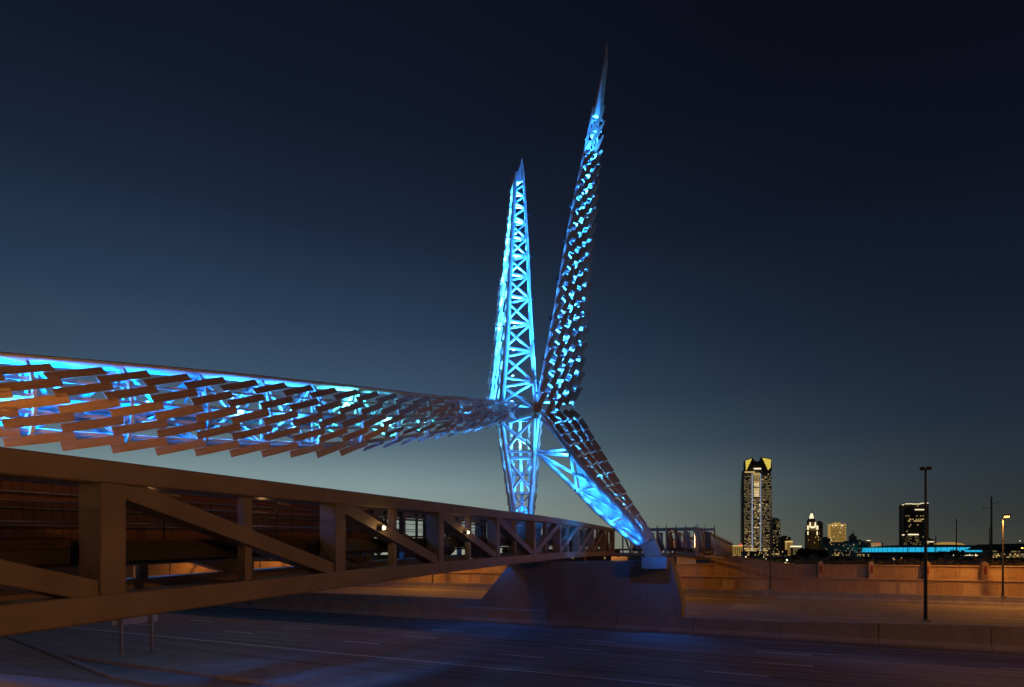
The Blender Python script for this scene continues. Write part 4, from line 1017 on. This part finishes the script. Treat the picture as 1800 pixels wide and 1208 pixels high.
for r_, yy in prof_:
    for i in range(n): a = 2 * math.pi * i / n; vs.append(Vector((cdx + 28 * 1000 / F * r_ * math.cos(a), 1000 + 26 * r_ * math.sin(a), P(0, yy, 980).z)))
mb.add(vs, [(j * n + i, j * n + (i + 1) % n, (j + 1) * n + (i + 1) % n, (j + 1) * n + i) for j in range(len(prof_) - 1) for i in range(n)], True); mb.build('dome', 'facade_glow', dm); city_box(dm, 1637, 1691, 961.3, 1000, 20, 'fac_tan')
for (x0, x1, yt, zz, nx, lab) in ((1309, 1352, 969.5, 620, 22, 'low block with rows of small lit windows at the foot of the glass tower'), (1356, 1384, 967, 640, 12, 'low block with scattered lit windows left of the gold lit tower'), (1462, 1500, 970, 560, 18, 'low block with lit shopfronts below the gold slab block'), (1505, 1530, 973, 520, 12, 'low white fronted block at the left end of the arena'), (1744, 1800, 972, 300, 20, 'low dark block in front of the parking structure')):
    q_ = building('low_block', lab, (x0 + x1) / 2, zz); city_box(q_, x0, x1, yt, zz, 9, 'fac_grey'); windows(q_, x0 + .5, x1 - .5, yt + 1, 984, zz - .1, nx, 4, .22, 'win_warm', .6, .5, rnd=rw); windows(q_, x0 + .5, x1 - .5, yt + 1, 984, zz - .1, nx, 4, .25, 'win_dim', .7, .6, rnd=rw); city_box(q_, x0 - .3, x1 + .3, yt - .5, zz - .3, 9, 'fac_tan', 'roof_edge', yt + .3)
# right hand buildings
gb = building('gabled_building', 'gable roofed building with small lit windows at the edge of the view', 1790, 330); city_box(gb, 1776, 1822, 966, 330, 25, 'fac_grey'); prism(gb, 'roof', [(1772, 966.5), (1826, 966.5), (1806, 955.5), (1794, 955.5)], 327, 31, 'fac_dark'); windows(gb, 1778, 1820, 968, 979, 329.5, 14, 3, .4, 'win_dim', .5, .5, rnd=rw)
pk = building('parking_structure', 'low parking structure with dim openings right of the arena', 1758, 420); city_box(pk, 1744, 1776, 966.5, 420, 30, 'fac_tan'); fins(pk, 1744, 1776, 967, 980, 420, 9, 3, 'fac_grey', .5); windows(pk, 1744.5, 1775.5, 967, 980, 419.8, 9, 3, .45, 'win_dim', .7, .5, rnd=rw)
# low building seen under the bridge
lowb = building('low_building', 'long low building with lit windows seen under the footbridge', 760, 190); city_box(lowb, 560, 930, 987, 190, 20, 'fac_grey'); windows(lowb, 565, 925, 988.5, 996, 189.8, 46, 1, .35, 'win_warm', .6, .7, rnd=rw); windows(lowb, 565, 925, 988.5, 996, 189.7, 46, 1, .3, 'win_dim', .7, .8, rnd=rw)

for (x0, x1, yt, zz, lab) in ((-120, 300, 958, 150, 'dark flat roofed warehouse behind the near end of the footbridge'), (305, 560, 962, 160, 'dark low shed behind the second truss panel of the footbridge'), (930, 1090, 966, 170, 'dark low shed behind the middle of the footbridge')):
    d_ = building('warehouse', lab, (x0 + x1) / 2, zz); city_box(d_, x0, x1, yt, zz, 9, 'fac_dark'); windows(d_, x0 + 5, x1 - 5, 978, 984, zz - .2, 24, 1, .2, 'win_dim', .4, .6, rnd=rw); city_box(d_, x0 - 2, x1 + 2, yt - .8, zz - .4, 9, 'fac_grey', 'roof_edge', yt + .2)
# ------------------------------------------------------------------ trees
rt = random.Random(11)
def tree(x, ytop, z, wpx, label, mname='leaf', n=1500, leaf=.22, name='tree', low=.42):
    base = P(x, HY, z); base.z = GZ; H = P(x, ytop, z).z - GZ; rx = wpx * z / F / 2
    t_ = tag(empty(name, base), label, 'tree', 'dark trees beyond the retaining wall')
    tr_ = MB(); tr_.tube(base, base + Vector((0, 0, H * .4)), .035 * H + .05, 8, .02 * H + .03)
    cl = []
    for i in range(9):
        a = rt.uniform(0, 6.28); rr = rt.uniform(.2, .72) * rx; hh = rt.uniform(low, .8) * H
        c = base + Vector((math.cos(a) * rr, math.sin(a) * rr * .8, hh)); cl.append((c, rt.uniform(.22, .42) * min(rx, H * .6)))
        tr_.tube(base + Vector((0, 0, H * .33)), c, .012 * H + .02, 5, .01)
    cl.append((base + Vector((0, 0, H * .72)), .28 * H if rx > .5 * H else .5 * rx))
    tr_.build('trunk', 'bark', t_)
    cr = MB()
    for i in range(n):
        c, r_ = rt.choice(cl); d = Vector((rt.gauss(0, 1), rt.gauss(0, 1), rt.gauss(0, .75))); d = d.normalized() * r_ * rt.uniform(.35, 1.12)
        p = c + d; s_ = leaf * rt.uniform(.6, 1.5); u_ = Vector((rt.gauss(0, 1), rt.gauss(0, 1), rt.gauss(0, 1))).normalized(); v_ = u_.orthogonal().normalized()
        cr.add([p - u_ * s_, p + v_ * s_ * .55, p + u_ * s_, p - v_ * s_ * .55], [(0, 1, 2, 3)])
    cr.build('crown', mname, t_); return t_
tree(1418, 963.5, 150, 36, 'large dark bushy tree below the stepped tower, its left half', n=2600, leaf=.34)
tree(1443, 966, 155, 40, 'large dark bushy tree below the stepped tower, its right half', n=2600, leaf=.34)
tl_ = [(1322, 981, 120, 18, 'low dark bush at the foot of the glass tower'), (1345, 982, 125, 16, 'low dark bush right of the glass tower lamp post'), (1372, 980, 130, 24, 'dark bush left of the white lamp by the wall'),
       (1398, 978, 132, 22, 'dark bush right of the white lamp by the wall'), (1468, 979, 140, 26, 'dark tree below the gold slab block'), (1492, 982, 135, 26, 'low dark tree between the gold slab block and the arena'),
       (1522, 979, 150, 34, 'dark tree under the left end of the arena band'), (1552, 980, 150, 30, 'dark tree under the arena band, left of the slab tower'), (1588, 976, 170, 34, 'dark tree under the slab tower'),
       (1618, 974, 170, 36, 'dark tree just left of the tall median lamp post'), (1652, 968.5, 175, 40, 'tall dark tree cutting into the arena band right of the median lamp post'), (1681, 965.5, 180, 32, 'tallest dark tree in front of the arena, above its sign'),
       (1705, 981, 150, 30, 'low dark tree below the arena sign'), (1742, 981, 140, 30, 'low dark tree below the parking structure'), (1785, 980, 120, 40, 'dark tree at the edge of the view under the gabled building')]
for x, y, z, w, lab in tl_: tree(x, y, z, w, lab, 'leaf2' if 'low' in lab else 'leaf', 900, .26)
for x, y, z, w, lab in ((590, 962, 130, 70, 'dark tree behind the third truss panel of the footbridge'), (650, 958, 135, 80, 'dark tree under the first bright bridge lamp'), (715, 960, 130, 70, 'dark tree left of the second bright bridge lamp'), (780, 959, 135, 80, 'dark tree behind the second bright bridge lamp'), (845, 961, 130, 70, 'dark tree left of the sculpture, behind the footbridge'), (900, 963, 135, 60, 'dark tree behind the foot of the open lattice leg')):
    tree(x, y, z, w, lab, 'leaf', 2200, .36, low=.12)
hd = MB()
for i in range(9000):
    t = rt.uniform(-30, 75); c = HW(t, 93.5 + rt.uniform(0, 5), GZ + abs(rt.gauss(0, .55)) * (.6 + .4 * math.sin(t * .7) ** 2)); u_ = Vector((rt.gauss(0, 1), rt.gauss(0, 1), rt.gauss(0, 1))).normalized() * rt.uniform(.08, .2); v_ = u_.orthogonal() * .6
    if c.x < 34: continue
    hd.add([c - u_, c + v_, c + u_, c - v_], [(0, 1, 2, 3)])
o = hd.build('undergrowth', 'leaf2'); stuff(o); o['label'] = 'dark undergrowth along the top of the retaining wall'; o['category'] = 'undergrowth'

# ------------------------------------------------------------------ utility poles and city lamps
def upole(x, ytop, z, arms, lab, r=.16):
    b_ = P(x, HY, z); b_.z = GZ; tp = P(x, ytop, z)
    u_ = tag(empty('utility_pole', b_), lab, 'utility pole', 'utility poles behind the wall'); tube('pole', b_, tp, r, 'fac_dark', u_, 8, .6)
    for (dx0, dx1, y) in arms: 
        a_, c_2 = P(x + dx0, y, z), P(x + dx1, y - (1.5 if dx1 > 0 else 0), z); tube('crossarm', a_, c_2, .05, 'fac_dark', u_, 6); tube('insulator', c_2 if abs(dx1) > abs(dx0) else a_, (c_2 if abs(dx1) > abs(dx0) else a_) + Vector((0, 0, .35)), .05, 'fac_dark', u_, 6)
upole(1742.8, 873, 120, ((0, 13, 885.5), (-14, 0, 893.5)), 'tallest dark utility pole with two side arms, left of the lit highway lamp', .22)
upole(1681, 912, 150, ((0, 3.5, 921), (0, 3.5, 934)), 'utility pole rising in front of the arena band, above its sign')
upole(1645, 941, 170, ((-1.5, 1.5, 949),), 'short utility pole right of the tall median lamp post')
upole(1739.5, 926, 170, (), 'bare thin pole just left of the tallest utility pole')
upole(1595.5, 938, 180, (), 'thin bare pole in front of the slab tower', .12)
cl_ = [(1383, 984, 84, 'white', 'white lamp on a thin post behind the wall, between two bushes', .10), (1797, 963.5, 150, 'sodium', 'orange lamp in front of the gabled building', .22), (1572, 984, 170, 'warm', 'warm parking lot lamp, second from the left under the arena', .16),
       (1584.5, 980.5, 190, 'warm', 'warm parking lot lamp just right of the pair under the slab tower', .16), (1570, 981.5, 175, 'warm', 'warm parking lot lamp, leftmost under the arena', .13), (1596.5, 988.3, 150, 'white', 'greenish white lamp low under the slab tower, left of a pair', .10), (1608.5, 988.3, 150, 'white', 'greenish white lamp low under the slab tower, right of a pair', .10),
       (1648.5, 986.5, 150, 'sodium', 'bright orange parking lot lamp right of the median lamp post', .17), (1655.5, 986.3, 160, 'warm', 'warm lamp next to the bright orange parking lot lamp', .12), (1667.5, 986, 160, 'warm', 'warm parking lot lamp below the arena sign', .13), (1728.5, 986.7, 150, 'warm', 'warm lamp above the last wall pilaster', .13),
       (1755.5, 986.5, 150, 'warm', 'warm lamp beside the lit highway lamp post', .14), (1715.8, 977.5, 300, 'warm', 'lamp by the arena entrance, right of the sign', .26), (1311, 979, 110, 'white', 'flat white lamp on the wall at the foot of the glass tower', .10), (1342.5, 979.5, 115, 'white', 'small white lamp at the foot of the glass tower', .07), (1346.5, 982.5, 115, 'white', 'lower small white lamp at the foot of the glass tower', .06), (1793, 951, 400, 'white', 'tiny white lamp above the gabled roof', .25)]
def city_lamp(x, y, z, kind, lab, r):
    top = P(x, y, z); b_ = Vector((top.x, top.y, GZ)); c_ = tag(empty('area_lamp', b_), lab, 'lamp', 'small lamps beyond the wall')
    tube('pole', b_, top, .045 * z / 100, 'fac_dark', c_, 6); mesh = MB(); mesh.tube(top + Vector((0, 0, -r * .6)), top + Vector((0, 0, r * .6)), r * 1.2, 10, r * .6)
    mesh.build('lamp_globe', {'white': 'whitelens', 'warm': 'warmlens', 'sodium': 'sodium'}[kind], c_); mc = MB(); mc.tube(top + Vector((0, 0, r * .62)), top + Vector((0, 0, r * .9)), r * .7, 10, r * .2); mc.build('lamp_cap', 'fac_dark', c_)
for a in cl_: city_lamp(*a)
point_light('lamp_glow', P(1383, 985.5, 83.6), (1, .85, .5), 60, .1)
